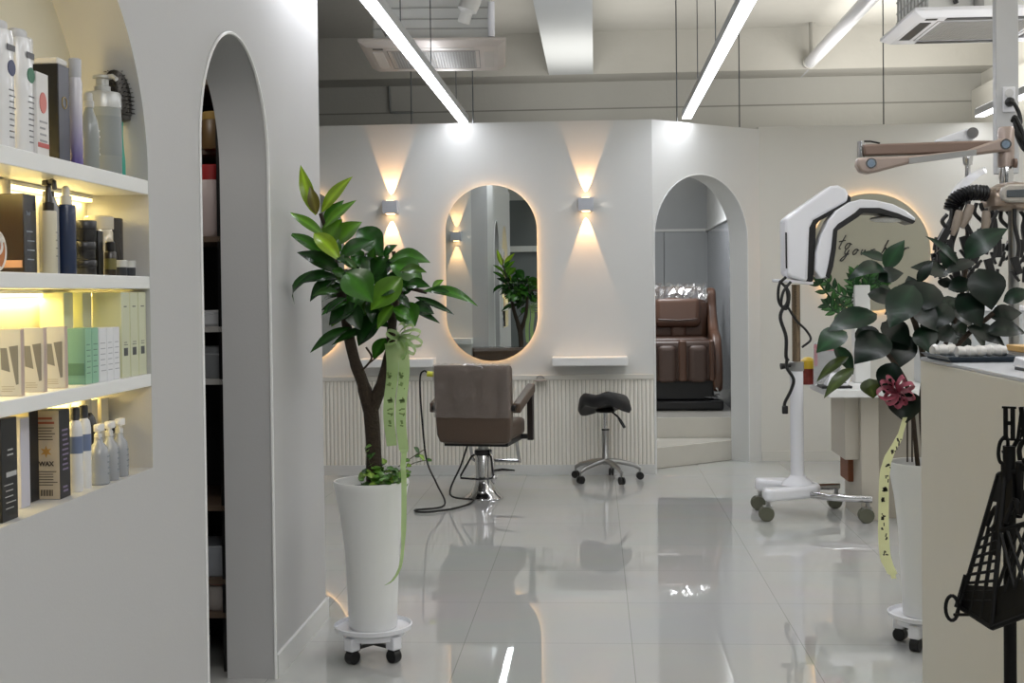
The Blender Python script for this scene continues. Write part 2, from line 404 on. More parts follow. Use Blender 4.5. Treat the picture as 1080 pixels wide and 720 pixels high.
def stadium(x, z, hw, hh, n=24):
    return [(x+a, z+b) for a, b in arc(0, hh-hw, hw, 0, PI, n)]+[(x+a, z+b) for a, b in arc(0, -(hh-hw), hw, PI, 2*PI, n)]
def mirror(x, z, label, group):
    y = 9.87
    t = thing('oval_mirror', label, 'mirror', (x, y, z), group)
    MB().prism([(a, y-.032, b) for a, b in stadium(x, z, .35, .672, 40)], (0, -.006, 0)).build('glass', MIRROR, t, smooth=False)
    MB().prism([(a, y, b) for a, b in stadium(x, z, .30, .62, 30)], (0, -.03, 0)).build('backing', WHITE, t, smooth=True)
    st = stadium(x, z, .325, .647, 30)
    MB().tube([(a, y-.018, b) for a, b in st]+[(st[0][0], y-.018, st[0][1])], .007, 6).build('led_strip', HALO, t)
pm_ = at(518.5, 288, 9.84)
mirror(pm_.x, pm_.z, 'tall oval mirror with warm halo light behind the salon chair', 'oval mirrors')
mirror(pm_.x-1.485, pm_.z, 'second oval mirror, mostly hidden behind the tall potted tree', 'oval mirrors')
def ledge(x, label):
    tag(MB().bx(x-.285, x+.285, 9.67, 9.87, .84, .905).build('wall_ledge', WHITE, bevel=.006), label, 'shelf', 'white wall ledges')
ledge((at(622, 380, 9.7)).x, 'white floating ledge on the wall above the saddle stool')
ledge((at(418, 380, 9.7)).x, 'white floating ledge on the wall partly behind the potted tree')
tag(MB().bx(-1.95, -1.35, YE, YE+.2, .84, .905).build('wall_ledge', WHITE, bevel=.006), 'white ledge seen reflected at the lower left of the oval mirror', 'shelf', 'white wall ledges')
# hook for a dryer on the rail
t = thing('appliance_hook', 'small grey wire hook on the rail right of the salon chair', 'hook', at(570, 401, 9.82))
c = at(570, 399, 9.84)
MB().tube([c+Vector((.028*math.cos(a), 0, .02*math.sin(a))) for a in [PI*i/10 for i in range(11)]], .006, 8).build('loop', STEEL, t)
MB().lathe([(.005, 0), (.055, .004), (.05, .012), (.005, .014)], c+Vector((0, -.03, -.022)), 18).build('dish', pm('hook_dish', '#8f9090', .4, .3), t)

# round back-lit sign on the right partition
cs = at(917.5, 266, 10.6); RS = .475
t = thing('round_backlit_sign', 'round beige backlit wall sign with black script lettering', 'sign', (cs.x, 10.62, cs.z))
MB().lathe([(RS, 0), (RS, .012)], (cs.x, 10.585, cs.z), 64, Matrix.Rotation(PI/2, 3, 'X')).build('panel', pm('sign_panel', '#a3a08d', .35, var=.02), t)
MB().lathe([(RS-.06, 0), (RS-.06, .036)], (cs.x, 10.62, cs.z), 48, Matrix.Rotation(PI/2, 3, 'X')).build('spacer', WHITE, t)
MB().tube([(cs.x+(RS-.025)*math.cos(2*PI*i/64), 10.602, cs.z+(RS-.025)*math.sin(2*PI*i/64)) for i in range(65)], .007, 6).build('led_strip', HALO, t)
# handwriting strokes in letter units (x-height 1)
GL = {'t': [[(.55, 2.3), (.25, .8), (.2, .15), (.5, .1)], [(-.15, 1.25), (.8, 1.45)]],
 'o': [[(.7, 1), (.3, .9), (.1, .4), (.3, .05), (.65, .25), (.75, .8), (.6, 1), (1.05, .75)]],
 'y': [[(.15, .95), (.15, .35), (.4, .15), (.75, .9)], [(.75, .9), (.5, -.4), (.15, -1), (-.2, -.85), (.1, -.35), (.9, .25)]],
 'u': [[(.1, .95), (.08, .3), (.3, .05), (.65, .9), (.65, .2), (.9, .1)]],
 'r': [[(.1, .1), (.25, .9), (.3, .7), (.6, .95), (.9, .9)]],
 'h': [[(.1, 0), (.5, 2.3), (.25, 1.2)], [(.15, .3), (.45, .95), (.6, .7), (.6, .1), (.9, .1)]],
 'a': [[(.65, .9), (.25, .85), (.08, .35), (.3, .05), (.65, .85), (.65, .2), (.95, .1)]],
 'i': [[(.25, .9), (.2, .15), (.5, .1)], [(.35, 1.45), (.38, 1.5)]]}
def script(mb, word, x, z, k, y, adv=.95, r=.0045):
    for ch in word:
        for s in GL[ch]:
            pts = [(x+(a+.35*b)*k, y, z+b*k) for a, b in s]
            mb.tube(curve(pts, 4) if len(pts) > 2 else pts, r, 5)
        x += adv*k
w = MB(); e = at(883, 263, 10.58); script(w, 'to', e.x, e.z, .05, 10.568, 1.0)
e = at(889, 269, 10.58); script(w, 'your', e.x, e.z, .046, 10.568, 1.45); e = at(929, 267, 10.58); script(w, 'hair', e.x, e.z, .046, 10.568, 1.2)
w.build('lettering', BLACK, t)

# world + unseen fill lamps + massage room lamp
wd = bpy.data.worlds.new('world'); SC.world = wd; wd.use_nodes = True
wd.node_tree.nodes['Background'].inputs[0].default_value = (.75, .8, .85, 1); wd.node_tree.nodes['Background'].inputs[1].default_value = .3
o = lamp('AREA', 'added_front_fill', (1.2, -.8, 3.6), 40, (1, .98, .95), shape='RECTANGLE', size=3, size_y=1.5)  # added fill behind the camera, not a known fixture
aim(o, (0, .25, -1))
for ux, uy, ue in ((2.2, 4.5, 22), (-.2, 12.2, 10), (2.8, 12.2, 26), (3.3, 6.0, 16), (2.3, 7.7, 5)):
    o = lamp('AREA', 'added_ceiling_fill', (ux, uy, 2.9 if ue > 5 else 2.1), ue, (1, .97, .92), shape='RECTANGLE', size=1.6, size_y=1.6); aim(o, (0, 0, 1))  # added upward fill, unseen from the camera, for ceiling and air conditioner
o = lamp('POINT', 'added_store_fill', (-1.9, 4.0, 2.5), 5, (1, .95, .9), shadow_soft_size=.1)  # added fill so the rack items show, no lamp known here
o = lamp('AREA', 'massage_room_lamp', (.45, 11.6, 2.66), 16, (.95, .97, 1), shape='RECTANGLE', size=.8, size_y=.5); aim(o, (0, 0, -1))
SC.view_settings.view_transform = 'Standard'
SC.view_settings.look = 'None'
SC.view_settings.exposure = 1.02
SC.cycles.max_bounces = 8; SC.cycles.diffuse_bounces = 5; SC.cycles.glossy_bounces = 5; SC.cycles.transparent_max_bounces = 10
SC.cycles.caustics_reflective = False; SC.cycles.caustics_refractive = False; SC.cycles.sample_clamp_indirect = 6
SC.cycles.use_denoising = True

# ------------------------------------------------------------------ display niche: shelves and LED strips
S1, S2, S3, S4 = 1.707, 1.453, 1.195, .945
NB = LX-.165                                       # back of the niche
for z, th, lab in ((S1, .038, 'white display shelf below the arched top of the niche'), (S2, .033, 'white display shelf holding brown and navy bottles'), (S3, .033, 'white display shelf holding the pale boxes')):
    tag(MB().bx(NB, LX, nc-nr+.001, nc+nr-.001, z-th, z).build('display_shelf', WHITE, bevel=.002), lab, 'shelf', 'niche shelves')
def niche_led(z, lab, en=.75):
    t = thing('led_strip_light', lab, 'light', (NB+.02, nc, z), 'niche light strips')
    MB().bx(NB+.001, NB+.022, nc-nr+.02, nc+nr-.02, z+.004, z+.012).build('channel', WHITE, t)
    MB().bx(NB+.003, NB+.020, nc-nr+.02, nc+nr-.02, z-.004, z+.004).build('diffuser', NLED, t)
    o = lamp('AREA', 'niche_lamp', (NB+.012, nc, z-.006), en, (1, .8, .33), shape='RECTANGLE', size=.016, size_y=1.05)
niche_led(S1-.052, 'yellow light strip under the top display shelf'); niche_led(S2-.047, 'yellow light strip under the middle display shelf', 1.0)
t = thing('led_strip_light', 'yellow light strip on the top shelf behind the bottles', 'light', (NB+.02, nc, S1), 'niche light strips')
MB().bx(NB+.001, NB+.022, nc-nr+.05, nc+nr-.05, S1, S1+.006).build('channel', WHITE, t)
MB().bx(NB+.003, NB+.020, nc-nr+.05, nc+nr-.05, S1+.006, S1+.012).build('diffuser', NLED, t)
o = lamp('AREA', 'niche_lamp', (NB+.012, nc, S1+.014), .5, (1, .78, .36), shape='RECTANGLE', size=.016, size_y=1.0); o.rotation_euler = (PI, 0, 0)
niche_led(S3-.047, 'yellow light strip under the lowest display shelf')

def dashes(mb, x, y0, y1, z0, z1, n, r, h=.3):     # lines of small print on a face looking to +X
    for i in range(n):
        z = z1-(z1-z0)*(i+.5)/n; hh = (z1-z0)/n*h
        a = y0+(y1-y0)*r.uniform(0, .15); b = y1-(y1-y0)*r.uniform(0, .3)
        mb.bx(x-.0003, x+.0006, a, b, z-hh/2, z+hh/2)
def side_dashes(mb, y, x0, x1, z0, z1, n, r, h=.3):  # lines of print on a face looking to -Y
    for i in range(n):
        z = z1-(z1-z0)*(i+.5)/n; hh = (z1-z0)/n*h
        a = x0+(x1-x0)*r.uniform(0, .1); b = x1-(x1-x0)*r.uniform(0, .25)
        mb.bx(a, b, y-.0006, y+.0003, z-hh/2, z+hh/2)
def carton(label, y0, y1, off, d, z0, z1, col, cat='box', name='product_box', group=None, rough=.45, front=None, side=None):
    x1 = LX+off; x0 = x1-d
    t = thing(name, label, cat, ((x0+x1)/2, (y0+y1)/2, z0), group)
    MB().bx(x0, x1, y0, y1, z0, z1).build('carton', P(col, rough), t, bevel=.0015)
    if front: MB().bx(x1-.001, x1+.0008, y0+.001, y1-.001, z0+.001, z1-.001).build('front_panel', P(front, rough), t)
    if side: MB().bx(x0+.001, x1-.001, y0-.0008, y0+.001, z0+.001, z1-.001).build('side_panel', P(side, rough), t)
    return t, x0, x1
def vessel(name, label, cat, y, off, z, prof, col, group=None, rough=.3, metal=0, n=24, sx=1, sy=1, cap=None, capcol='#e8e8e8', capmetal=0, band=None, bandcol='#5c6c8e', part='bottle', bcoat=.2):
    x = LX+off
    t = thing(name, label, cat, (x, y, z), group)
    MB().lathe(prof, (x, y, z), n, None, sx, sy).build(part, P(col, rough, metal, coat=bcoat), t)
    if cap: MB().lathe(cap, (x, y, z), n, None, min(1, sx), min(1, sy)).build('cap', P(capcol, .3, capmetal), t)
    if band:
        MB().lathe(band, (x, y, z), n, None, sx, sy).build('label_band', P(bandcol, .4), t)
    return t, x

# --- shelf 1
R1 = random.Random(3)
for y0, dot, lab in ((2.497, '#c8324a', 'first white bottle on the top shelf, with a red dot, cut by the left edge'), (2.580, '#25305c', 'tall white bottle on the top shelf with a navy dot'), (2.672, '#1f6b4a', 'tall white bottle on the top shelf with a green dot')):
    yc = y0+.03; x = LX-.045
    t = thing('shampoo_bottle', lab, 'bottle', (x, yc, S1), 'white bottles on the top shelf')
    pr = [(.0, 0), (.033, 0), (.035, .006), (.035, .235), (.031, .248), (0, .25)]
    MB().lathe([(max(r, .001), z) for r, z in pr], (x, yc, S1), 28, None, .62, 1.0).build('bottle', P('#dededf', .18, coat=.5), t)
    MB().lathe([(.027, .246), (.029, .25), (.029, .262), (.026, .266)], (x-.004, yc-.006, S1), 20, None, .6, 1).build('cap', P('#c2c2c4', .3), t)
    MB().lathe([(.001, 0), (.017, 0), (.017, .0015), (.001, .0015)], (x+.0205, yc+.002, S1+.17), 20, Matrix.Rotation(PI/2, 3, 'Y')).build('round_label', P(dot, .4), t)
    d = MB(); dashes(d, x+.0215, yc-.014, yc+.016, S1+.02, S1+.13, 9, R1, .22); d.bx(x+.0212, x+.0222, yc-.018, yc+.018, S1+.205, S1+.218)
    d.build('small_print', P('#5b5b60', .5), t)
t, x0, x1 = carton('white carton with a coral oval on the top shelf beside the black box', 2.722, 2.782, -.02, .014, S1, 1.890, '#dcdad8')
o = MB().lathe([(.001, 0), (.017, 0), (.017, .0015), (.001, .0015)], (x1, 2.752, 1.825), 20, Matrix.Rotation(PI/2, 3, 'Y'), 1.35, 1); o.build('oval_mark', P('#cf7a72', .5), t)
d = MB(); dashes(d, x1, 2.73, 2.775, 1.735, 1.79, 4, R1); d.build('small_print', P('#9a9a9c', .5), t)
MB().bx(x1, x1+.001, 2.724, 2.78, S1+.02, S1+.03).build('red_stripe', P('#c05a55', .5), t)
t, x0, x1 = carton('black carton with a navy front and gold emblem on the top shelf', 2.858, 2.920, -.03, .062, S1, 1.930, '#0a0b10', front='#272c3f', rough=.3)
MB().tube([(x1+.001, 2.889+.013*math.cos(2*PI*i/20), 1.845+.013*math.sin(2*PI*i/20)) for i in range(21)], .0016, 5).build('gold_emblem', P('#9b854c', .35, .6), t)
MB().bx(x0+.004, x1-.002, 2.862, 2.916, 1.93, 1.946).build('lid', P('#d6d4d0', .4), t, bevel=.003)
vessel('spray_can', 'white capped bottle standing behind the black carton on the top shelf', 'bottle', 2.905, -.13, S1, [(.02, 0), (.022, .01), (.022, .24), (.02, .25)], '#d9d9d8', cap=[(.021, .25), (.021, .288), (.018, .292)], capcol='#cfcfce')
# lilac can: colour runs from purple to white
gm = pm('lilac_gradient', '#ffffff', .25, coat=.3); nt = gm.node_tree
tc = nt.nodes.new('ShaderNodeNewGeometry'); sp = nt.nodes.new('ShaderNodeSeparateXYZ'); mr = nt.nodes.new('ShaderNodeMapRange'); cr = nt.nodes.new('ShaderNodeValToRGB')
nt.links.new(tc.outputs['Position'], sp.inputs[0]); nt.links.new(sp.outputs['Z'], mr.inputs['Value']); mr.inputs['From Min'].default_value = S1; mr.inputs['From Max'].default_value = S1+.16
cr.color_ramp.elements[0].color = (*lin('#5b4a92'), 1); cr.color_ramp.elements[1].color = (*lin('#cfcdd4'), 1)
nt.links.new(mr.outputs[0], cr.inputs[0]); nt.links.new(cr.outputs[0], nt.nodes['Principled BSDF'].inputs['Base Color'])
t = thing('spray_can', 'slim purple to white spray can on the top shelf right of the black carton', 'spray can', (LX-.03, 2.955, S1))
MB().lathe([(.0145, 0), (.0155, .004), (.0155, .195), (.013, .208)], (LX-.03, 2.955, S1), 22).build('can', gm, t)
MB().lathe([(.0135, .206), (.0145, .21), (.0145, .248), (.012, .251)], (LX-.03, 2.955, S1), 22).build('cap', P('#bfc0c6', .25), t)
t, x = vessel('serum_bottle', 'grey bottle with a narrow neck in front of the big pump bottle', 'bottle', 3.035, -.03, S1, [(.021, 0), (.023, .004), (.023, .09), (.02, .115), (.011, .14), (.009, .15)], '#8d9290', cap=[(.012, .148), (.012, .163), (.009, .165), (.009, .18), (.007, .183)], capcol='#b9bab8')
d = MB(); dashes(d, x+.0205, 3.03, 3.05, S1+.03, S1+.1, 5, R1); d.build('small_print', P('#d9d9d9', .5), t)
t, x = vessel('pump_bottle', 'large round grey pump bottle on the top shelf', 'bottle', 3.222, -.068, S1, [(.042, 0), (.045, .006), (.045, .172), (.045, .178)], '#8f9493', cap=[(.0462, .172), (.0462, .205), (.043, .212), (.02, .216), (.02, .228), (.016, .23), (.016, .247), (.024, .249), (.024, .255), (.018, .257)], capcol='#b4b6b5', capmetal=.3)
MB().tube([(x, 3.222, S1+.252), (x+.03, 3.212, S1+.253), (x+.042, 3.208, S1+.244)], .006, 8).build('spout', P('#c4c5c4', .3, .2), t)
MB().lathe([(.0458, .05), (.0458, .15)], (x, 3.222, S1), 24).build('label_band', P('#83898a', .35), t)
# upright round brush
t = thing('round_hair_brush', 'round bristle hair brush with teal handle standing at the shelf end', 'brush', (LX-.06, 3.31, S1))
x, y = LX-.06, 3.31
MB().lathe([(.013, 0), (.016, .004), (.015, .05), (.011, .09), (.010, .12), (.011, .15)], (x, y, S1), 16).build('handle', P('#3fa391', .3), t)
MB().lathe([(.014, .15), (.03, .155), (.03, .165), (.033, .167), (.033, .27), (.03, .285), (.012, .288)], (x, y, S1), 20).build('barrel', P('#3a3733', .35, .5), t)
b = MB()
for i in range(11):
    for k in range(20):
        a = 2*PI*(k+.5*(i % 2))/20; z = S1+.172+i*.0105
        b.tube([(x+.032*math.cos(a), y+.032*math.sin(a), z), (x+.042*math.cos(a), y+.042*math.sin(a), z)], .0012, 4, False)
b.build('bristles', BLACK, t)

# --- shelf 2
t = thing('round_sticker_sign', 'round orange sign with a white swirl on the second shelf', 'sign', (LX-.02, 2.515, S2))
c = Vector((LX-.02, 2.515, S2+.042)); Ry = Matrix.Rotation(PI/2, 3, 'Y')
MB().lathe([(.042, -.002), (.042, .002)], c, 32, Ry).build('disc', P('#b9713a', .45), t)
MB().tube([c+Vector((.003, .04*math.cos(2*PI*i/32), .04*math.sin(2*PI*i/32))) for i in range(33)], .0022, 6).build('rim', P('#e5e2dc', .4), t)
MB().tube(curve([c+Vector((.003, a, b)) for a, b in ((.03, .02), (.01, .03), (-.008, .012), (.008, -.006), (.022, .006), (.014, .024), (-.01, -.02), (.012, -.034))], 5), .003, 6).build('swirl', P('#e5e2dc', .4), t)
t, x0, x1 = carton('dark brown glossy carton with a rose gold band on the second shelf', 2.690, 2.752, -.04, .07, S2, 1.624, '#2a1a10', front='#30343b', rough=.15)
MB().bx(x0+.006, x1-.004, 2.6885, 2.69, S2+.012, S2+.028).build('label_band', P('#c79a80', .35, .4), t)
d = MB(); dashes(d, x1+.001, 2.70, 2.74, S2+.02, S2+.10, 4, R1, .12); d.text('hair', .014, Matrix.Translation((x1+.0014, 2.702, S2+.125)) @ Matrix.Rotation(PI/2, 4, 'Z') @ Matrix.Rotation(PI/2, 4, 'X'), .0002); d.build('small_print', P('#8d949c', .5), t)
vessel('capped_bottle', 'bottle with a tall pale cap behind the dark brown carton', 'bottle', 2.80, -.135, S2, [(.022, 0), (.024, .005), (.024, .14), (.014, .155)], '#4a3422', cap=[(.015, .153), (.016, .156), (.016, .21), (.013, .212)], capcol='#cfc9bb')
t, x = vessel('lotion_bottle', 'slim cream bottle with a black collar and nozzle on the second shelf', 'bottle', 2.79, -.028, S2, [(.016, 0), (.0175, .003), (.0175, .135), (.0165, .139)], '#c9c3ae', cap=[(.0125, .139), (.0125, .156), (.010, .158), (.0085, .17), (.005, .19), (.004, .192)], capcol='#26221f')
d = MB(); dashes(d, x+.0168, 2.786, 2.797, S2+.03, S2+.1, 4, R1, .15); d.build('small_print', P('#6a675e', .5), t)
t, x = vessel('pump_bottle', 'grey bottle with a black pump head behind the cream bottle', 'bottle', 2.865, -.06, S2, [(.021, 0), (.0225, .004), (.0225, .15), (.016, .17), (.012, .178)], '#8f9092', cap=[(.013, .175), (.013, .188), (.006, .19), (.006, .2), (.014, .202), (.014, .212), (.011, .214)], capcol='#2c2a2a')
MB().tube([(x, 2.865, S2+.209), (x+.02, 2.84, S2+.21), (x+.032, 2.822, S2+.206), (x+.034, 2.819, S2+.19)], .0055, 8).build('spout', P('#2c2a2a', .3), t)
t, x = vessel('spray_bottle', 'navy blue cylinder bottle with a white mist cap on the second shelf', 'bottle', 2.905, -.036, S2, [(.0205, 0), (.0215, .003), (.0215, .155), (.020, .16)], '#1b2b4a', cap=[(.0135, .16), (.0135, .18), (.009, .182), (.0085, .2), (.005, .204)], capcol='#dcd8cc')
for k, (z, h, q, lab) in enumerate(((S2, .036, 0, 'black jar at the bottom of the three-jar stack'), (S2+.037, .043, -.004, 'black jar in the middle of the three-jar stack'), (S2+.081, .05, .003, 'black jar on top of the three-jar stack'))):
    vessel('wax_jar', lab, 'jar', 3.035+q, -.045, z, [(.024, 0), (.0255, .002), (.0255, h*.55), (.024, h*.57)], '#16161a', cap=[(.0262, h*.57), (.0265, h*.6), (.0265, h-.002), (.025, h)], capcol='#202024', group='stacked black jars', part='jar')
t, x0, x1 = carton('slim black carton between the jar stack and the small amber bottle', 3.082, 3.112, -.03, .026, S2, 1.563, '#0d0d0f', rough=.3)
vessel('oil_bottle', 'small black and amber bottle on the second shelf', 'bottle', 3.135, -.022, S2, [(.013, 0), (.0145, .002), (.0145, .056), (.012, .06)], '#2a2114', cap=[(.0115, .06), (.0118, .062), (.0118, .082), (.01, .084)], capcol='#151515', band=[(.0149, .015), (.0149, .042)], bandcol='#6b6433')
vessel('tall_jar', 'tall silvery clear jar beside a black tin at the end of the second shelf', 'jar', 3.225, -.085, S2, [(.034, 0), (.036, .003), (.036, .11), (.034, .115), (.034, .122)], '#b8aF9c', metal=.5, rough=.15, cap=[(.0365, .12), (.037, .122), (.037, .15), (.034, .153)], capcol='#cfc8b8', capmetal=.4)
vessel('tall_tin', 'tall black tin at the far end of the second shelf', 'tin', 3.30, -.085, S2, [(.032, 0), (.033, .003), (.033, .15), (.031, .152)], '#2e2a26', rough=.25)
for y, lab in ((3.205, 'small silver-lidded jar nearer the camera on the second shelf'), (3.265, 'small silver-lidded jar at the end of the second shelf')):
    vessel('small_jar', lab, 'jar', y, -.025, S2, [(.0175, 0), (.0185, .002), (.0185, .022)], '#23262e', cap=[(.0192, .022), (.0192, .038), (.017, .04)], capcol='#c9cac8', capmetal=.5, group='small silver-lidded jars', part='jar', n=20)

# --- shelf 3
for k, (y0, lab) in enumerate(((2.615, 'first white carton from the left with a grey photo print'), (2.727, 'second white carton from the left with a grey photo print'), (2.838, 'third white carton from the left with a grey photo print'))):
    t, x0, x1 = carton(lab, y0, y0+.016, -.016, .052, S3, 1.335, '#b9a79c', side='#a7a9b2', group='white photo-print cartons')
    d = MB(); y = y0-.0012; u = lambda f: x0+.004+(x1-x0-.008)*f; v = lambda f: S3+.14*f
    d.poly([(u(.08), y, v(.72)), (u(.40), y, v(.72)), (u(.55), y, v(.36)), (u(.12), y, v(.4))]); d.poly([(u(.5), y, v(.74)), (u(.95), y, v(.76)), (u(.95), y, v(.18)), (u(.82), y, v(.17))])
    d.build('photo_print', P('#62636b', .5), t, normals=False)
    d = MB(); side_dashes(d, y0-.0008, u(.1), u(.8), v(.06), v(.16), 3, R1); d.build('small_print', P('#8b8684', .5), t)
for y0, y1, off, d_, z1, col, fr, lab in ((2.947, 2.985, -.014, .052, 1.327, '#5c8784', '#8fbb9c', 'teal green carton with the dark band, left of two green fronts'), (2.987, 3.026, -.014, .05, 1.327, '#7aa690', '#8dbb9e', 'second green carton on the third shelf, beside the white ones'), (3.031, 3.078, -.014, .05, 1.325, '#d4d6d8', '#dcdde0', 'first white carton right of the green cartons'), (3.080, 3.122, -.014, .05, 1.325, '#d4d6d8', '#dcdde0', 'middle white carton right of the green cartons'), (3.124, 3.165, -.014, .05, 1.325, '#d4d6d8', '#dcdde0', 'last white carton right of the green cartons')):
    t, x0, x1 = carton(lab, y0, y1, off, d_, S3, z1, col, front=fr)
    d = MB(); dashes(d, x1+.001, y0+.006, y1-.006, S3+.02, S3+.1, 6, R1, .15)
    d.build('small_print', P('#5f7f70' if fr < '#90' else '#a3a6ac', .5), t)
    if '#5c' in col:
        MB().bx(x0+.002, x1-.002, y0-.0018, y0-.0006, S3+.022, S3+.05).build('dark_band', P('#416a60', .5), t)
for y0, off, lab, d_ in ((3.02, -.095, 'tall pale yellow carton standing at the back left of the third shelf', .06), (3.11, -.085, 'tall pale yellow carton second at the back of the third shelf', .06), (3.175, -.012, 'tall pale green carton, left of the three at the shelf end', .075), (3.236, -.012, 'tall pale green carton, middle of the three at the shelf end', .05), (3.297, -.012, 'tall pale green carton, last at the shelf end', .05)):
    t, x0, x1 = carton(lab, y0, y0+.056, off, d_, S3, 1.412, '#cfd0a8', front='#c6c9ae', group='tall pale cartons')
    if off > -.05:
        d = MB().bx(x1+.0004, x1+.0014, y0+.014, y0+.04, S3+.055, S3+.075); d.build('dark_mark', P('#45484a', .5), t)
        d = MB(); dashes(d, x1+.001, y0+.014, y0+.042, S3+.08, S3+.092, 2, R1); dashes(d, x1+.001, y0+.014, y0+.04, S3+.175, S3+.185, 1, R1); d.build('small_print', P('#5b5e5a', .5), t)

# --- shelf 4 (floor of the niche)
t, x0, x1 = carton('black carton with white print at the left edge of the lowest shelf', 2.525, 2.597, -.02, .06, S4, 1.155, '#141416', rough=.4)
d = MB(); dashes(d, x1, 2.535, 2.59, S4+.02, S4+.08, 5, R1, .15); d.bx(x1, x1+.001, 2.545, 2.59, S4+.09, S4+.1); dashes(d, x1, 2.55, 2.58, S4+.13, S4+.15, 2, R1); d.build('small_print', P('#a9a9a9', .5), t)
t, x0, x1 = carton('pale lilac carton behind the black carton on the lowest shelf', 2.70, 2.745, -.06, .05, S4, 1.14, '#bdbcc6')
d = MB(); side_dashes(d, 2.7, x0+.006, x1-.02, S4+.04, S4+.17, 6, R1, .1); d.build('small_print', P('#90909c', .5), t)
t, x0, x1 = carton('cream carton squeezed behind the beige wax box', 2.775, 2.822, -.075, .05, S4, 1.148, '#e6dcae', front='#15161b')
t, x0, x1 = carton('beige and black wax carton with an orange star on the lowest shelf', 2.827, 2.885, -.028, .062, S4, 1.146, '#17151b', side='#c2b49c')
y = 2.827-.001; xm = (x0+x1)/2
d = MB(); d.prism([(xm+(.014 if i % 2 else .006)*math.cos(2*PI*i/12), y, S4+.108+(.014 if i % 2 else .006)*math.sin(2*PI*i/12)) for i in range(12)], (0, -.0006, 0)); d.build('star_mark', P('#b98a45', .5), t)
d = MB(); side_dashes(d, y, x0+.01, x1-.008, S4+.168, S4+.188, 2, R1, .5); d.build('red_print', P('#a3573f', .5), t)
d = MB(); side_dashes(d, y, x0+.008, x1-.006, S4+.132, S4+.165, 5, R1, .3); side_dashes(d, y, x0+.008, x1-.006, S4+.03, S4+.066, 6, R1, .3); d.text('WAX', .014, Matrix.Translation((x0+.014, y-.0005, S4+.076)) @ Matrix.Rotation(PI/2, 4, 'X'), .0003, 0, .0006)
for i in range(9): d.bx(xm-.014+i*.0032, xm-.014+i*.0032+(.0012 if i % 2 else .0022), y-.0008, y, S4+.008, S4+.022)
d.build('small_print', P('#4d4438', .5), t)
d = MB(); dashes(d, x1, 2.84, 2.875, S4+.06, S4+.16, 9, R1, .35); dashes(d, x1, 2.84, 2.872, S4+.012, S4+.03, 2, R1, .5); d.build('violet_print', P('#7d6f8c', .5), t)
for y, lab in ((2.945, 'white bottle with a blue band nearest the wax carton'), (2.995, 'white bottle with a blue band, second from the wax carton')):
    t, x = vessel('treatment_bottle', lab, 'bottle', y, -.04, S4, [(.0155, 0), (.0165, .003), (.0165, .145), (.014, .16), (.008, .168)], '#d4d5d6', cap=[(.0085, .167), (.0105, .169), (.0105, .196), (.008, .198)], capcol='#3b3c40', band=[(.0168, .09), (.0168, .13)], bandcol='#65728f', group='white bottles with blue bands')
vessel('black_bottle', 'tall black bottle behind the white trigger bottles', 'bottle', 3.125, -.085, S4, [(.024, 0), (.026, .004), (.026, .13), (.02, .155), (.01, .17)], '#0c0c0e', cap=[(.011, .168), (.0125, .17), (.0125, .2), (.01, .203)], capcol='#a9a7a0')
for y, s_, lab in ((3.058, 1.22, 'frontmost grey trigger spray bottle on the lowest shelf'), (3.128, 1.1, 'middle grey trigger spray bottle on the lowest shelf'), (3.195, 1.05, 'last grey trigger spray bottle on the lowest shelf')):
    x = LX-.03
    t = thing('trigger_spray_bottle', lab, 'spray bottle', (x, y, S4), 'grey trigger spray bottles')
    MB().lathe([(r*s_, z) for r, z in [(.019, 0), (.021, .003), (.021, .07), (.018, .088), (.009, .102), (.008, .115)]], (x, y, S4), 22).build('bottle', P('#9a9da1', .2, coat=.3), t)
    MB().lathe([(.0095, .11), (.0095, .122), (.007, .124), (.007, .13)], (x, y, S4), 14).build('collar', P('#c9c9c9', .3), t)
    h = MB().box((x+.004, y-.004, S4+.138), (.016, .034, .018)); h.box((x+.006, y-.024, S4+.138), (.009, .012, .009)); h.box((x+.006, y-.014, S4+.122), (.005, .005, .024), Matrix.Rotation(.4, 3, 'X'))
    h.build('trigger_head', P('#e3e1dd', .35), t, bevel=.003)
    d = MB(); dashes(d, x+.0212*s_-.001, y-.006, y+.009, S4+.02, S4+.075, 4, R1, .25); d.build('small_print', P('#4c5a66', .5), t)
for y, lab in ((3.215, 'pale carton at the back of the lowest shelf, nearer one'), (3.29, 'pale carton at the back of the lowest shelf, last one')):
    carton(lab, y, y+.05, -.112, .05, S4, 1.135, '#cfc9b8', group='pale cartons at the back')
t = thing('sponge_brush', 'round black brush head behind the last trigger bottle', 'brush', (LX-.075, 3.255, S4))
MB().lathe([(.008, 0), (.009, .003), (.006, .06), (.006, .1)], (LX-.075, 3.255, S4), 12).build('handle', BLACK, t)
MB().ball((LX-.075, 3.255, S4+.118), (.014, .02, .02)).build('head', BLACK, t)

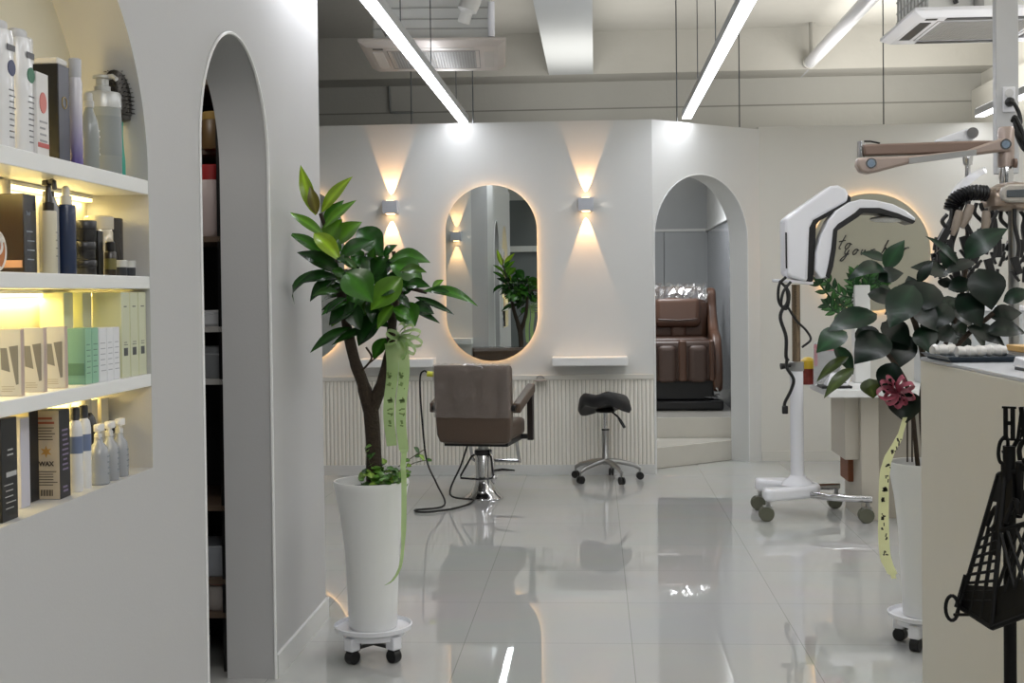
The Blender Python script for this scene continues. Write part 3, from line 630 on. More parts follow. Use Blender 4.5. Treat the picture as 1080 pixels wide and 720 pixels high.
# ------------------------------------------------------------------ dark store room seen through the arched opening
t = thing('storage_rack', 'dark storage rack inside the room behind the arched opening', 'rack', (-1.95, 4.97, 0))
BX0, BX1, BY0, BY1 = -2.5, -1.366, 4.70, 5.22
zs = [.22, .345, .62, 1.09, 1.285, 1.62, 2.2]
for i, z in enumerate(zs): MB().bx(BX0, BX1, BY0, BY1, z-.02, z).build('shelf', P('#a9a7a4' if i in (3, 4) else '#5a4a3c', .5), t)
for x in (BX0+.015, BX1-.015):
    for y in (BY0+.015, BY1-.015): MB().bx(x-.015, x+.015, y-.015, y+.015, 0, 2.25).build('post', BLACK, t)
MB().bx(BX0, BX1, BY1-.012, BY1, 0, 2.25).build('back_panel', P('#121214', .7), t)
def shelfjar(name, lab, cat, x, y, z, r, h, col, capcol=None):
    t = thing(name, lab, cat, (x, y, z))
    MB().lathe([(r*.9, 0), (r, .01), (r, h*.75), (r*.9, h*.8)], (x, y, z), 20).build('body', P(col, .4), t)
    MB().lathe([(r*.92, h*.78), (r*.95, h*.8), (r*.95, h-.004), (r*.85, h)], (x, y, z), 20).build('lid', P(capcol or col, .4), t)
shelfjar('canister', 'red-lidded white canister on the dark storage rack', 'canister', -1.445, 4.79, 1.62, .07, .27, '#b9a9a5', '#a32c2c')
shelfjar('canister', 'brown and gold canister higher on the dark storage rack', 'canister', -1.425, 4.79, 1.95, .05, .14, '#6b5334', '#a98a4e')
MB().bx(-2.3, BX1, 4.8, 5.2, 1.935, 1.95).build('shelf', P('#5a4a3c', .5), t)
shelfjar('bowl_stack', 'white bowl stack in the middle of the dark storage rack', 'bowls', -1.455, 4.8, 1.285, .08, .06, '#b5b7ba')
shelfjar('hair_dryer_body', 'grey rounded tool on the rack below the white bowls', 'tool', -1.435, 4.79, 1.09, .06, .12, '#7c7f82')
shelfjar('storage_tub', 'red and white tub at the bottom of the storage rack', 'tub', -1.43, 4.79, .22, .06, .12, '#b0a9a4', '#8a3a34')
tag(MB().bx(-1.6, -1.40, 4.74, 4.95, .345, .46).build('storage_carton', P('#8f9399', .5), bevel=.004), 'grey carton low on the dark storage rack', 'box')

# ------------------------------------------------------------------ salon chair
def swing(root, a):                                # turn a finished thing about its base
    root.rotation_euler.z = a
LEA = pm('taupe_leather', '#544438', .42, bump=.06, bscale=90, var=.04)
LEAD = pm('dark_arm_wood', '#241c19', .35)
c = Vector((-.775, 8.74, 0)); cx, cy = c.x, c.y
t = thing('salon_chair', 'taupe leather salon chair on a chrome pump, seen from behind facing the mirror', 'chair', c)
bk = []
for i, (zz, yo, hw) in enumerate(((.395, -.22, .205), (.41, -.245, .235), (.46, -.262, .25), (.6, -.272, .257), (.78, -.285, .258), (.895, -.295, .258), (.918, -.292, .256))): bk.append((zz, yo, hw))
rows = []
for zz, yo, hw in bk:
    ring = []
    th = .085 if zz < .9 else .06
    for (a, b) in ((-1, 0), (-.96, -.012), (-.5, -.018), (0, -.02), (.5, -.018), (.96, -.012), (1, 0), (1, th-.01), (.97, th), (0, th+.008), (-.97, th), (-1, th-.01)): ring.append((cx+a*hw, cy+yo+b, zz))
    rows.append(ring)
b = MB(); v = b.grid(rows, close_v=True); b.bm.faces.new(v[0][::-1]); b.bm.faces.new(v[-1])
b.build('backrest', LEA, t, bevel=.006, ang=30)
MB().bx(cx-.235, cx+.235, cy-.2, cy+.29, .41, .53).build('seat', LEA, t, bevel=.03, seg=4)
MB().bx(cx-.22, cx+.22, cy-.2, cy+.26, .375, .412).build('seat_frame', BLACK, t, bevel=.006)
for sx in (-1, 1):
    x = cx+sx*.285
    a = MB().prism([(x-.027, cy-.22, .60), (x-.027, cy-.22, .665), (x-.027, cy+.25, .765), (x-.027, cy+.27, .755), (x-.027, cy+.27, .705)], (.054, 0, 0))
    arm = a.build('armrest', LEA, t, bevel=.008)
    p = MB().prism([(x-.02, cy+.20, .70), (x-.02, cy+.262, .715), (x-.02, cy+.25, .375), (x-.02, cy+.20, .375)], (.04, 0, 0)); p.build('arm_post', LEAD, arm, bevel=.004)
    MB().tube([(cx+sx*.22, cy+.22, .40), (x, cy+.22, .40)], .018, 8).build('arm_bracket', BLACK, arm)
    MB().lathe([(.02, 0), (.02, .03)], (cx+sx*.255, cy-.24, .635), 12, Matrix.Rotation(sx*PI/2, 3, 'Y')).build('arm_joint', BLACK, arm)
MB().lathe([(.125, 0), (.13, .004), (.125, .012), (.1, .03), (.08, .06), (.062, .10), (.055, .13), (.055, .31), (.05, .32)], c, 28).build('pump_base', CHROME, t)
MB().lathe([(.035, .315), (.035, .38)], c, 18).build('piston', STEEL, t)
MB().lathe([(.057, .295), (.06, .3), (.06, .325), (.057, .33)], c, 24).build('pump_collar', P('#3a3a3c', .3, .8), t)
pd = MB().tube([(cx-.05, cy-.05, .3), (cx-.065, cy-.07, .29), (cx-.125, cy-.13, .17), (cx-.12, cy-.15, .155), (cx+.0, cy-.16, .15), (cx+.09, cy-.14, .155), (cx+.1, cy-.12, .17), (cx+.07, cy-.06, .29), (cx+.05, cy-.04, .3)], .007, 8)
pd.build('pedal_loop', P('#4a4a4c', .25, 1), t)
lv = MB().tube([(cx+.055, cy-.02, .33), (cx+.075, cy-.04, .25), (cx+.08, cy-.05, .16)], .013, 10); lv.ball((cx+.085, cy-.05, .14), (.02, .02, .035), 12)
lv.build('pump_lever', CHROME, t)
MB().tube([(cx+.09, cy-.05, .195), (cx+.15, cy-.07, .205), (cx+.24, cy-.10, .205)], [.012, .012, .007], 10, True, .6).build('foot_lever', CHROME, t)
fr = MB().tube([(cx-.17, cy+.26, .40), (cx-.17, cy+.36, .22), (cx-.17, cy+.42, .2), (cx+.17, cy+.42, .2), (cx+.17, cy+.36, .22), (cx+.17, cy+.26, .40)], .012, 8); fr.build('footrest', CHROME, t)
# glossy plastic protector over the upper back
plast = pm('clear_plastic_sheet', '#8f857f', .08, var=.05, bump=1, bscale=12, coat=1, alpha=.45)
from mathutils import noise as mnoise
rows = []; prof = [(.575, -.274, .262), (.65, -.279, .263), (.78, -.289, .264), (.90, -.300, .263), (.925, -.296, .26)]
for k in range(25):
    f = k/24*4; i0 = min(3, int(f)); f -= i0
    zz, yo, hw = [prof[i0][j]*(1-f)+prof[i0+1][j]*f for j in range(3)]
    ring = []
    for i in range(41):
        a = -1+2*i/40
        nn = abs(mnoise.noise(Vector((a*2.2+.6*mnoise.noise(Vector((a*3, zz*9, 5))), zz*7, 1.3))))
        ring.append((cx+a*hw, cy+yo-.030-.03*(.35-nn)*(1 if k else .3)+(.024 if abs(a) > .99 else 0), zz+.004*mnoise.noise(Vector((a*4, 0, k)))))
    rows.append(ring)
rows.append([(cx+(-1+2*i/40)*.258, cy-.225, .93+.003*math.sin(i*1.7)) for i in range(41)])
b = MB(); b.grid(rows); b.build('plastic_cover', plast, t, ang=70)
wr = MB().tube(curve([(cx-.03, cy-.3, .934), (cx+.0, cy-.31, .928), (cx+.04, cy-.315, .92), (cx+.075, cy-.32, .915), (cx+.08, cy-.318, .905)], 4), [.004]*16+[.008], 6)
wr.build('plastic_tie', WPLAST, t)
swing(t, math.radians(-9))
# power cord with yellow plug
q = [at(452, 394, 8.75), at(447, 391, 8.75), at(443, 400, 8.75), at(445, 440, 8.7), at(450, 485, 8.65)]
q += [Vector((-1.06, 8.45, .14)), Vector((-1.0, 8.35, .015)), Vector((-1.17, 8.2, .01)), Vector((-1.08, 8.12, .01)), Vector((-.9, 8.3, .01)), Vector((-.83, 8.56, .015)), Vector((-.98, 8.52, .06)), Vector((-.91, 8.58, .25)), Vector((-.87, 8.68, .385))]
t = thing('power_cord', 'black power cord with a yellow plug trailing from the salon chair to the floor', 'cord', (q[0].x, q[0].y, 0))
MB().tube(curve(q, 7), .0065, 7).build('cable', CABLE, t)
MB().tube([q[0]+Vector((-.01, 0, 0)), q[0]+Vector((.035, 0, -.004))], .019, 10).build('plug', P('#d6d83a', .4), t)

# ------------------------------------------------------------------ saddle stool
c = Vector((.063, 9.55, 0)); cx, cy = c.x, c.y
t = thing('saddle_stool', 'black saddle stool on a five-wheeled steel base against the fluted wall', 'stool', c)
rows = []; n = 28
Rz = rot_z(math.radians(-28))
def sad(u, v):                                    # u across, v front-back, both -1..1
    w_ = .205*(1-.22*max(0, v)**1.5); x = u*w_; y = v*.19
    h = -.022*(1+math.cos(min(1, abs(u)*1.9)*PI))/2 - .20*max(0, abs(u)-.45)**1.4 - .03*v + (.02 if u > 0 else -.02)*abs(u)
    return x, y, h
tp, bt = [], []
for i in range(n+1):
    r1, r2 = [], []
    for j in range(n+1):
        a, b_ = -1+2*i/n, -1+2*j/n
        # square to disc
        u = a*math.sqrt(max(0, 1-b_*b_/2)); v = b_*math.sqrt(max(0, 1-a*a/2))
        x, y, h = sad(u, v); e = min(1, (1-max(abs(a), abs(b_)))/.22); thick = .095*(1-(1-e)**2)**.5
        p = Rz @ Vector((x, y, 0))
        r1.append((cx+p.x, cy+p.y, .595+h+thick*.5)); r2.append((cx+p.x, cy+p.y, .595+h-thick*.5))
    tp.append(r1); bt.append(r2)
b = MB(); b.grid(tp); b.grid([r[::-1] for r in bt]); bmesh.ops.remove_doubles(b.bm, verts=b.bm.verts, dist=.0005)
b.build('seat', pm('black_saddle_leather', '#141417', .5, var=.1), t, ang=60)
MB().lathe([(.07, .505), (.075, .515), (.06, .53)], c, 20).build('seat_plate', BLACK, t)
MB().lathe([(.017, .36), (.017, .51)], c, 16).build('piston', CHROME, t)
MB().lathe([(.034, .12), (.034, .14), (.027, .15), (.027, .375)], c, 20).build('column', STEEL, t)
MB().lathe([(.029, .372), (.029, .382)], c, 20).build('collar', BLACK, t)
pk = Rz @ Vector((.06, -.02, 0)); pe = Rz @ Vector((.16, -.06, 0))
MB().tube([(cx+pk.x, cy+pk.y, .515), (cx+.09, cy-.08, .48), (cx+.12, cy-.1, .435), (cx+.14, cy-.11, .40)], [.006, .008, .013, .011], 8).build('height_lever', BLACK, t)
for k in range(5):
    a = math.radians(-72+72*k+8); d = Vector((math.cos(a), math.sin(a), 0))
    leg = MB().tube([c+d*.02+Vector((0, 0, .145)), c+d*.11+Vector((0, 0, .135)), c+d*.21+Vector((0, 0, .11)), c+d*.255+Vector((0, 0, .085))], [.022, .02, .016, .013], 10).build('leg', STEEL, t)
    w_ = c+d*.255
    MB().tube([w_+Vector((0, 0, .09)), w_+Vector((0, 0, .055))], .009, 8).build('caster_stem', STEEL, leg)
    s_ = Vector((-d.y, d.x, 0))*.013
    for g in (-1, 1):
        MB().tube([w_+s_*g*.35+Vector((0, 0, .029)), w_+s_*g*1.3+Vector((0, 0, .029))], .028, 14).build('caster_wheel', BLACK, leg)

# ------------------------------------------------------------------ massage chair
cx, cy, cz = .76, 11.95, .335
t = thing('massage_chair', 'brown leather massage chair in the small room behind the arch', 'chair', (cx, cy, cz))
BRN = pm('brown_leather', '#5d4234', .38, bump=.05, bscale=60, var=.08); BRND = pm('dark_brown_leather', '#432e24', .4, bump=.05, bscale=60)
def pad(x0, x1, y0, y1, z0, z1, name, mat, par, bev=.03): return MB().bx(x0, x1, y0, y1, z0, z1).build(name, mat, par, bevel=bev, seg=4)
MB().bx(cx-.36, cx+.36, cy-.5, cy+.5, cz+.0, cz+.09).build('base', BLACK, t, bevel=.02)
MB().bx(cx-.28, cx+.28, cy-.42, cy+.4, cz+.09, cz+.34).build('plinth', BLACK, t, bevel=.01)
lr = pad(cx-.29, cx+.29, cy-.5, cy-.2, cz+.26, cz+.62, 'leg_rest', BRND, t, .05)
for x0, x1 in ((-.28, -.235), (-.035, .035), (.235, .28)): pad(cx+x0, cx+x1, cy-.53, cy-.3, cz+.26, cz+.625, 'calf_wall', BRN, lr, .022)
for s in (-1, 1):
    pad(cx+s*.135-.085, cx+s*.135+.085, cy-.535, cy-.3, cz+.25, cz+.58, 'calf_pad', pm('calf_pad', '#524038', .5, var=.06), lr, .05)
pad(cx-.26, cx+.26, cy-.3, cy+.25, cz+.5, cz+.64, 'seat', BRND, t, .05)
pad(cx-.27, cx+.27, cy+.02, cy+.22, cz+.6, cz+.98, 'backrest', BRN, t, .06)
pad(cx-.07, cx+.07, cy-.02, cy+.1, cz+.63, cz+.74, 'lumbar_cushion', pm('lumbar', '#6b5042', .45), t, .03)
hc = MB().box((cx-.01, cy+.0, cz+.86), (.42, .14, .27), Matrix.Rotation(-.12, 3, 'X')).build('head_cushion', BRN, t, bevel=.05, seg=4)
MB().tube([(cx-.19, cy-.078, cz+.80), (cx, cy-.086, cz+.79), (cx+.17, cy-.078, cz+.80)], .006, 6).build('seam', BRND, hc)
pad(cx-.25, cx+.25, cy+.06, cy+.3, cz+.92, cz+1.1, 'head_rest', BRN, t, .07)
for s in (-1, 1):
    prof = [(-.42, .16), (-.46, .3), (-.42, .5), (-.3, .66), (-.1, .72), (.1, .9), (.16, 1.06), (.3, 1.06), (.42, .8), (.4, .3), (.2, .14)]
    prof = [(p.x, p.y) for p in curve([(a, b, 0) for a, b in prof], 4)]
    o = MB().prism([(cx+s*.27, cy+a, cz+b) for a, b in prof], (s*.09, 0, 0)).build('side_shell', BRN, t, bevel=.03, seg=3)
foil = pm('crinkled_clear_wrap', '#e6e6e6', .12, var=.2, bump=1, bscale=9, coat=1, metal=.9, alpha=.5)
rows = []; wr5 = random.Random(4)
for k, (yy, zz) in enumerate(((-.02, .95), (-.045, .985), (-.04, 1.03), (-.01, 1.08), (.05, 1.115), (.13, 1.125), (.22, 1.11))):
    rows.append([(cx-.262+.524*i/18+wr5.uniform(-.01, .01), cy+yy+.03+wr5.uniform(-.02, .008)-.012, cz+zz+wr5.uniform(-.012, .018)) for i in range(19)])
b = MB(); b.grid(rows); b.build('plastic_wrap', foil, t, smooth=False)
MB().tube([(cx+.3, cy-.45, cz+.2), (cx+.33, cy-.44, cz+.14), (cx+.2, cy-.46, cz+.12), (cx+.34, cy-.44, cz+.1)], .012, 6).build('plastic_strip', foil, t)

# ------------------------------------------------------------------ ceiling air conditioners
def cassette(x0, x1, y0, y1, z, label, louvers, blk):
    t = thing('ceiling_air_conditioner', label, 'air conditioner', ((x0+x1)/2, (y0+y1)/2, z), 'ceiling cassette air conditioners')
    e = .05; a = MB()
    lo = [(x0+e, y0+e, z), (x1-e, y0+e, z), (x1-e, y1-e, z), (x0+e, y1-e, z)]; hi = [(x0, y0, z+.03), (x1, y0, z+.03), (x1, y1, z+.03), (x0, y1, z+.03)]; tp = [(p[0], p[1], z+.05) for p in hi]
    v = a.grid([lo, hi, tp], close_v=True); a.bm.faces.new(v[0][::-1]); a.bm.faces.new(v[2]); pan = a.build('fascia_panel', WPLAST if blk else pm('ac_white', '#c3bbb4', .4), t, bevel=.004)
    MB().bx(x0+.09, x1-.09, y0+.09, y1-.09, z+.05, z+.33).build('unit_body', P('#cfd0cd', .5), t, bevel=.01)
    rib = MB()
    for zz in (z+.12, z+.18, z+.25): rib.bx(x0+.084, x1-.084, y0+.084, y1-.084, zz, zz+.008)
    if blk:
        for i in range(9):
            yy = y0+.12+(y1-y0-.24)*i/8; rib.bx(x0+.083, x0+.092, yy-.004, yy+.004, z+.05, z+.33)
    rib.build('body_ribs', P('#a8a9a6', .5), t)
    g = MB()
    for i in range(22):
        yy = y0+.2+(y1-y0-.4)*i/21; g.bx(x0+.2, x1-.2, yy-.005, yy+.005, z-.004, z+.002)
    for i in range(30):
        xx = x0+.2+(x1-x0-.4)*i/29; g.bx(xx-.003, xx+.003, y0+.2, y1-.2, z-.005, z+.002)
    g.build('grille', P('#9d9c98', .5), pan)
    MB().bx(x0+.195, x1-.195, y0+.195, y1-.195, z-.002, z+.001).build('grille_back', P('#77756f', .6), pan)
    fr = MB()
    for q in ((x0+.17, x1-.17, y0+.168, y0+.172), (x0+.17, x1-.17, y1-.172, y1-.168), (x0+.168, x0+.172, y0+.17, y1-.17), (x1-.172, x1-.168, y0+.17, y1-.17)): fr.bx(q[0], q[1], q[2], q[3], z-.002, z+.001)
    fr.build('panel_joint', P('#6d6b66', .6), pan)
    col = BLACK if blk else P('#bdb9b2', .5)
    for q in ((x0+.2, x1-.2, y0+.075, y0+.14), (x0+.2, x1-.2, y1-.14, y1-.075), (x0+.075, x0+.14, y0+.2, y1-.2), (x1-.14, x1-.075, y0+.2, y1-.2)):
        MB().bx(q[0], q[1], q[2], q[3], z-.003, z+.004).build('louver', col, pan)
    MB().bx(x0+.085, x0+.15, y0+.09, y0+.13, z-.003, z+.002).build('sensor', BLACK, pan)
    for xx in (x0+.14, x1-.14):
        for yy in (y0+.14, y1-.14): MB().tube([(xx, yy, z+.33), (xx, yy, 4.1)], .006, 6).build('hanger_rod', WIRE, t)
    return t
t = ac1 = cassette(-1.53, -.60, 8.06, 9.04, 2.95, 'white ceiling air conditioner left of the ceiling beam', 0, False)
MB().tube(curve([(-0.861, 7.979, 3.076), (-0.838, 7.956, 3.145), (-0.804, 7.979, 3.237), (-0.827, 8.036, 3.317), (-0.895, 8.266, 3.581), (-0.895, 8.495, 4.500)], 6), [.04]*6+[.062]*7+[.05]*6+[.045]*12, 12).build('insulated_pipe', P('#c9c8c4', .8), t)
MB().tube([(-0.689, 8.093, 3.007), (-0.689, 8.093, 3.225)], .022, 10).build('drain_pipe', WPLAST, t)
MB().tube(curve([(-1.343, 8.036, 3.007), (-1.378, 8.013, 3.099), (-1.309, 8.002, 3.122), (-1.297, 8.036, 3.007)], 5), .012, 6).build('wiring', P('#6f6e6b', .6), t)
ac1.rotation_euler.z = .075; ac1.location.x += .02
t = cassette(1.84, 2.78, 7.53, 8.45, 2.95, 'white ceiling air conditioner with black louvers near the square post', 0, True)
MB().tube(curve([(2.089, 7.600, 3.030), (2.066, 7.577, 3.122), (2.135, 7.554, 3.191), (2.158, 7.577, 3.053)], 5), .014, 6).build('wiring', P('#3c3c3c', .6), t)
MB().tube([(2.216, 7.600, 3.007), (2.216, 7.600, 3.237)], .03, 10).build('drain_pipe', P('#8d8d8b', .5), t)

# white pipe below the ceiling
p0, p1 = Vector((2.22, 9.0, 3.72)), Vector((2.22, 14.0, 3.72))
t = thing('ceiling_pipe', 'thick white pipe running to the rear wall below the ceiling', 'pipe', p1)
MB().tube([p0+Vector((0, -4, 0)), p1], .062, 16).build('pipe', WPLAST, t)
MB().lathe([(.075, 0), (.075, .04)], (2.22, 13.45, 3.72), 18, Matrix.Rotation(PI/2, 3, 'X')).build('pipe_collar', P('#b4b2ab', .5), t)
for y in (9.5, 13.3): MB().tube([(2.22, y, 3.72), (2.22, y, 4.1)], .03 if y > 12 else .008, 8).build('pipe_hanger', P('#a9a7a0', .6), t)

# square service post with outlet
p = at(1062.5, 100, 5.95)
PX = p.x; PZ = at(1055, 183, 5.95).z
t = thing('service_post', 'square white post hanging from the ceiling with a wall outlet', 'post', (PX, 6.0, PZ))
MB().bx(PX-.05, PX+.05, 5.95, 6.0, PZ, 4.1).build('post', pm('post_paint', '#c3c4c6', .5), t, bevel=.003)
q = at(1064, 105, 5.945)
op = MB().bx(q.x-.027, q.x+.027, 5.94, 5.95, q.z-.057, q.z+.057).build('outlet_plate', WPLAST, t, bevel=.003)
MB().lathe([(.019, 0), (.019, .004)], (q.x, 5.94, q.z+.028), 18, Matrix.Rotation(PI/2, 3, 'X')).build('socket', P('#c9c9c9', .4), op)
pq = at(1065, 107.5, 5.93)
t = thing('plugged_cable', 'black plug and coiled black cable hanging from the outlet on the square post', 'cable', pq)
MB().lathe([(.02, 0), (.022, .012), (.015, .035), (.006, .045)], (pq.x, 5.938, pq.z), 14, Matrix.Rotation(PI/2, 3, 'X')).build('plug', BLACK, t)
q = [at(1065, 107, 5.84), at(1070, 110, 5.83), at(1075, 120, 5.83), at(1076, 130, 5.82), at(1070, 128, 5.81), at(1074, 140, 5.80), at(1080, 150, 5.80), at(1084, 165, 5.80)]
MB().tube(curve(q, 6), .009, 8).build('cable', CABLE, t)
q = curve([at(1068, 128, 5.82), at(1071, 124, 5.80), at(1078, 140, 5.80), at(1082, 158, 5.80), at(1076, 150, 5.82), at(1070, 134, 5.82)], 5)
MB().tube(q, .011, 8).build('cable_coil', CABLE, t)

# ------------------------------------------------------------------ potted plants
def pot_on_dolly(c, R, H, dz, lab_d):
    """tall tapered pot standing on a wheeled tray; returns the z of the rim"""
    t = thing('plant_dolly', lab_d, 'plant stand', (c[0], c[1], 0), 'white wheeled plant trays')
    MB().lathe([(R*.62, dz-.035), (R*.70, dz-.03), (R*.72, dz-.012), (R*.88, dz), (R*.9, dz+.016), (R*.865, dz+.018), (R*.84, dz+.004), (.001, dz+.002)], (c[0], c[1], 0), 36).build('tray', WPLAST, t)
    for k in range(4):
        a = PI/4+k*PI/2+.15; d = Vector((math.cos(a), math.sin(a), 0)); w_ = Vector((c[0], c[1], 0))+d*R*.66
        MB().box(w_+Vector((0, 0, dz-.04)), (.045, .045, .05), rot_z(a)).build('foot_block', WPLAST, t, bevel=.005)
        q = Vector((-d.y, d.x, 0))
        wh = MB()
        wh.tube([w_-q*.018+Vector((0, 0, .026)), w_+q*.018+Vector((0, 0, .026))], .026, 16)
        wb = wh.build('caster_wheel', BLACK, t, bevel=.003)
        MB().box(w_+Vector((0, 0, .05)), (.03, .034, .024), rot_z(a)).build('caster_fork', BLACK, wb)
    br = MB()
    for a in (PI/4+.15, 3*PI/4+.15): br.box((c[0], c[1], dz-.06), (R*1.3, .012, .012), rot_z(a))
    br.build('cross_brace', P('#4a4a4a', .4, .6), t)
def pot_parts(t, c, R, H, z0):
    pr = [(.001, z0), (R*.60, z0), (R*.63, z0+.006), (R*.66, z0+H*.2), (R*.73, z0+H*.55), (R*.84, z0+H*.78), (R*.97, z0+H*.95), (R, z0+H*.985), (R*.985, z0+H), (R*.93, z0+H), (R*.92, z0+H*.97), (R*.88, z0+H*.93)]
    p = MB().lathe(pr, (c[0], c[1], 0), 48).build('pot', POT, t)
    MB().lathe([(R*.895, z0+H*.94), (R*.5, z0+H*.955), (.001, z0+H*.95)], (c[0], c[1], 0), 30).build('soil', SOIL, t)

TY = 4.9
tc_ = at(391.5, 505, TY); TX = tc_.x; R_ = .146; DZ = .115; H_ = .565
pot_on_dolly((TX, TY), R_*1.15, H_, DZ, 'white wheeled tray under the tall potted tree beside the left wall')
t = thing('potted_rubber_tree', 'tall potted rubber tree in a white tapered pot beside the left wall', 'potted plant', (TX, TY, DZ+.004))
pot_parts(t, (TX, TY), R_, H_, DZ+.004)
ZS = DZ+H_*.955
def A1(x, y, d=0): return at(x, y, TY+d)
tr = MB(); base = Vector((TX+.012, TY, ZS-.01)); fork = A1(391, 428)
tr.tube(curve([base, A1(394, 470), fork], 5), [.031]*4+[.029]*4+[.03]*3, 12)
tr.tube(curve([fork+Vector((0, 0, -.03)), A1(383, 405), A1(374, 380, -.01), A1(366, 345, 0), A1(358, 300, .02), A1(348, 255, .03), A1(338, 225, .03)], 5), [.027]*5+[.023]*5+[.021]*5+[.018]*5+[.012]*5+[.008]*6, 10)
tr.tube(curve([fork+Vector((0, 0, -.03)), A1(402, 405), A1(411, 370, .01), A1(415, 330, .02), A1(425, 305, .03), A1(450, 308, .02)], 5), [.024]*5+[.020]*5+[.018]*5+[.013]*5+[.008]*6, 10)
tr.tube(curve([A1(411, 345), A1(420, 300, .05), A1(415, 265, .06)], 4), .008, 8)
tr.tube(curve([A1(377, 395, -.01), A1(388, 384, -.03), A1(392, 376, -.03), A1(386, 366, -.03)], 4), .004, 6); tr.tube([A1(388, 384, -.03), A1(398, 376, -.02)], .003, 6)
tr.build('trunk', BARK, t)
def g(h): return lin(h)
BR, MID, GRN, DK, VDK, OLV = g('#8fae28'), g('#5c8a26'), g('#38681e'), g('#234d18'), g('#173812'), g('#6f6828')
# leaf: base x, y, tip x, y, width in px, depth of base, depth of tip, colour, bend
LV = [(333,227,317,174,13,.0,.0,BR,.10),(334,226,327,196,11,-.02,-.03,OLV,.05),(339,224,372,186,15,-.01,-.02,BR,.06),(342,240,376,211,14,0,.02,MID,.05),(342,250,304,224,12,0,.0,MID,.08),
(341,236,363,211,12,.03,.05,GRN,.04),(331,246,360,277,17,-.03,-.07,BR,.13),(342,258,361,231,22,.02,-.0,MID,.03),(356,258,382,234,24,.05,.06,MID,.10),(378,241,404,272,26,.04,.02,DK,.22),
(345,272,304,246,12,-.02,.02,GRN,.12),(360,288,313,266,17,-.03,-.04,VDK,.12),(358,272,394,254,19,-.05,-.06,DK,.10),(345,284,303,321,11,0,.05,DK,.2),(358,294,314,300,13,-.02,-.05,VDK,.18),
(354,293,327,318,14,-.03,-.06,VDK,.12),(365,287,393,319,32,-.10,-.16,GRN,.06),(424,292,391,327,30,-.09,-.13,MID,-.05),(410,275,454,277,20,.02,.02,GRN,.18),(411,279,446,299,28,-.03,-.02,GRN,.15),
(446,307,504,323,12,.0,.0,GRN,.18),(437,313,479,332,8,.02,.03,VDK,.06),(436,327,464,341,7,.03,.03,VDK,.05),(378,322,347,343,24,-.06,-.08,VDK,.12),(366,320,339,327,9,.02,0,VDK,.1),
(370,345,327,372,12,-.02,-.06,DK,.08),(391,346,350,364,10,0,-.03,DK,.1),(402,332,378,365,27,-.03,-.05,VDK,.05),(407,356,394,379,15,.0,-.02,GRN,.05),(424,319,438,344,24,-.02,-.04,GRN,.05),
(432,325,458,331,18,.0,.01,VDK,.1),(456,304,468,295,8,0,0,MID,.05),(454,307,474,308,9,-.04,-.04,DK,.05),(405,300,380,270,24,.0,-.02,DK,.1),(385,300,420,275,26,.05,.05,VDK,.1),
(395,310,430,300,24,-.06,-.08,DK,.1),(370,300,350,290,20,.02,.0,VDK,.1),(380,330,410,345,20,.03,.0,VDK,.08),(400,322,370,335,18,.03,.02,DK,.08),(420,310,440,290,22,.05,.04,DK,.08),(350,300,335,312,14,.05,.02,VDK,.1),(360,265,340,250,14,.03,.02,GRN,.1),(368,318,380,348,18,-.08,-.1,VDK,.05),(415,322,398,347,14,-.09,-.11,MID,.05),(392,292,408,270,22,-.03,-.04,DK,.06),(352,282,330,262,14,.03,.03,DK,.06)]
lv = MB()
for (x0, y0, x1, y1, wp, d0_, d1_, col, bd) in LV:
    k = TY/F; j = rnd.uniform(.85, 1.15)
    lv.leaf(A1(x0, y0, d0_), A1(x1, y1, d1_), wp*k*1.12, Vector((rnd.uniform(-.3, .3), -.9, .75)), bd, rnd.uniform(.15, .38), tuple(c*j for c in col), 9)
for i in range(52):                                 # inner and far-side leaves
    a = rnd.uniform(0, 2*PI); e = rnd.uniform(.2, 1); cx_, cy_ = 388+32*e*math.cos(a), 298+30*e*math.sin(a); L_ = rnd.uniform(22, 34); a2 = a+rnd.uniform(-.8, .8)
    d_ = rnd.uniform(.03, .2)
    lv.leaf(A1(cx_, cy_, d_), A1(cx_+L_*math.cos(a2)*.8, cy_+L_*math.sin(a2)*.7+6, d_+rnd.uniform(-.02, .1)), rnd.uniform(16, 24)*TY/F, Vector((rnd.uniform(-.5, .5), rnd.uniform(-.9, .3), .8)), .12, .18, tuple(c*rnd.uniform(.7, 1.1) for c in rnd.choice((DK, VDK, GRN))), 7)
for i in range(30):                                 # short leaves between the big ones at the front
    a = rnd.uniform(0, 2*PI); e = rnd.uniform(.3, 1); cx_, cy_ = 390+38*e*math.cos(a), 300+34*e*math.sin(a); a2 = a+rnd.uniform(-.6, .6); L_ = rnd.uniform(20, 32); d_ = rnd.uniform(-.09, .0)
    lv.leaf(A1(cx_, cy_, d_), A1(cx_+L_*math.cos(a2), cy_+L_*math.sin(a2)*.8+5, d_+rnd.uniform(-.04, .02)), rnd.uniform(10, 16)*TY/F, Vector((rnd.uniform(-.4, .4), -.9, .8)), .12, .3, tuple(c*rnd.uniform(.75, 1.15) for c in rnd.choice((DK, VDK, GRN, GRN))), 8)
for v_ in lv.bm.verts:
    if v_.co.x < LX+.012: v_.co.x = LX+.012+.1*(v_.co.x-LX-.012)*0
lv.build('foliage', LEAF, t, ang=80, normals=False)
iv = MB(); IVG = (g('#3f6b22'), g('#557f2c'), g('#2c4f1a'), g('#7a9a3c'))
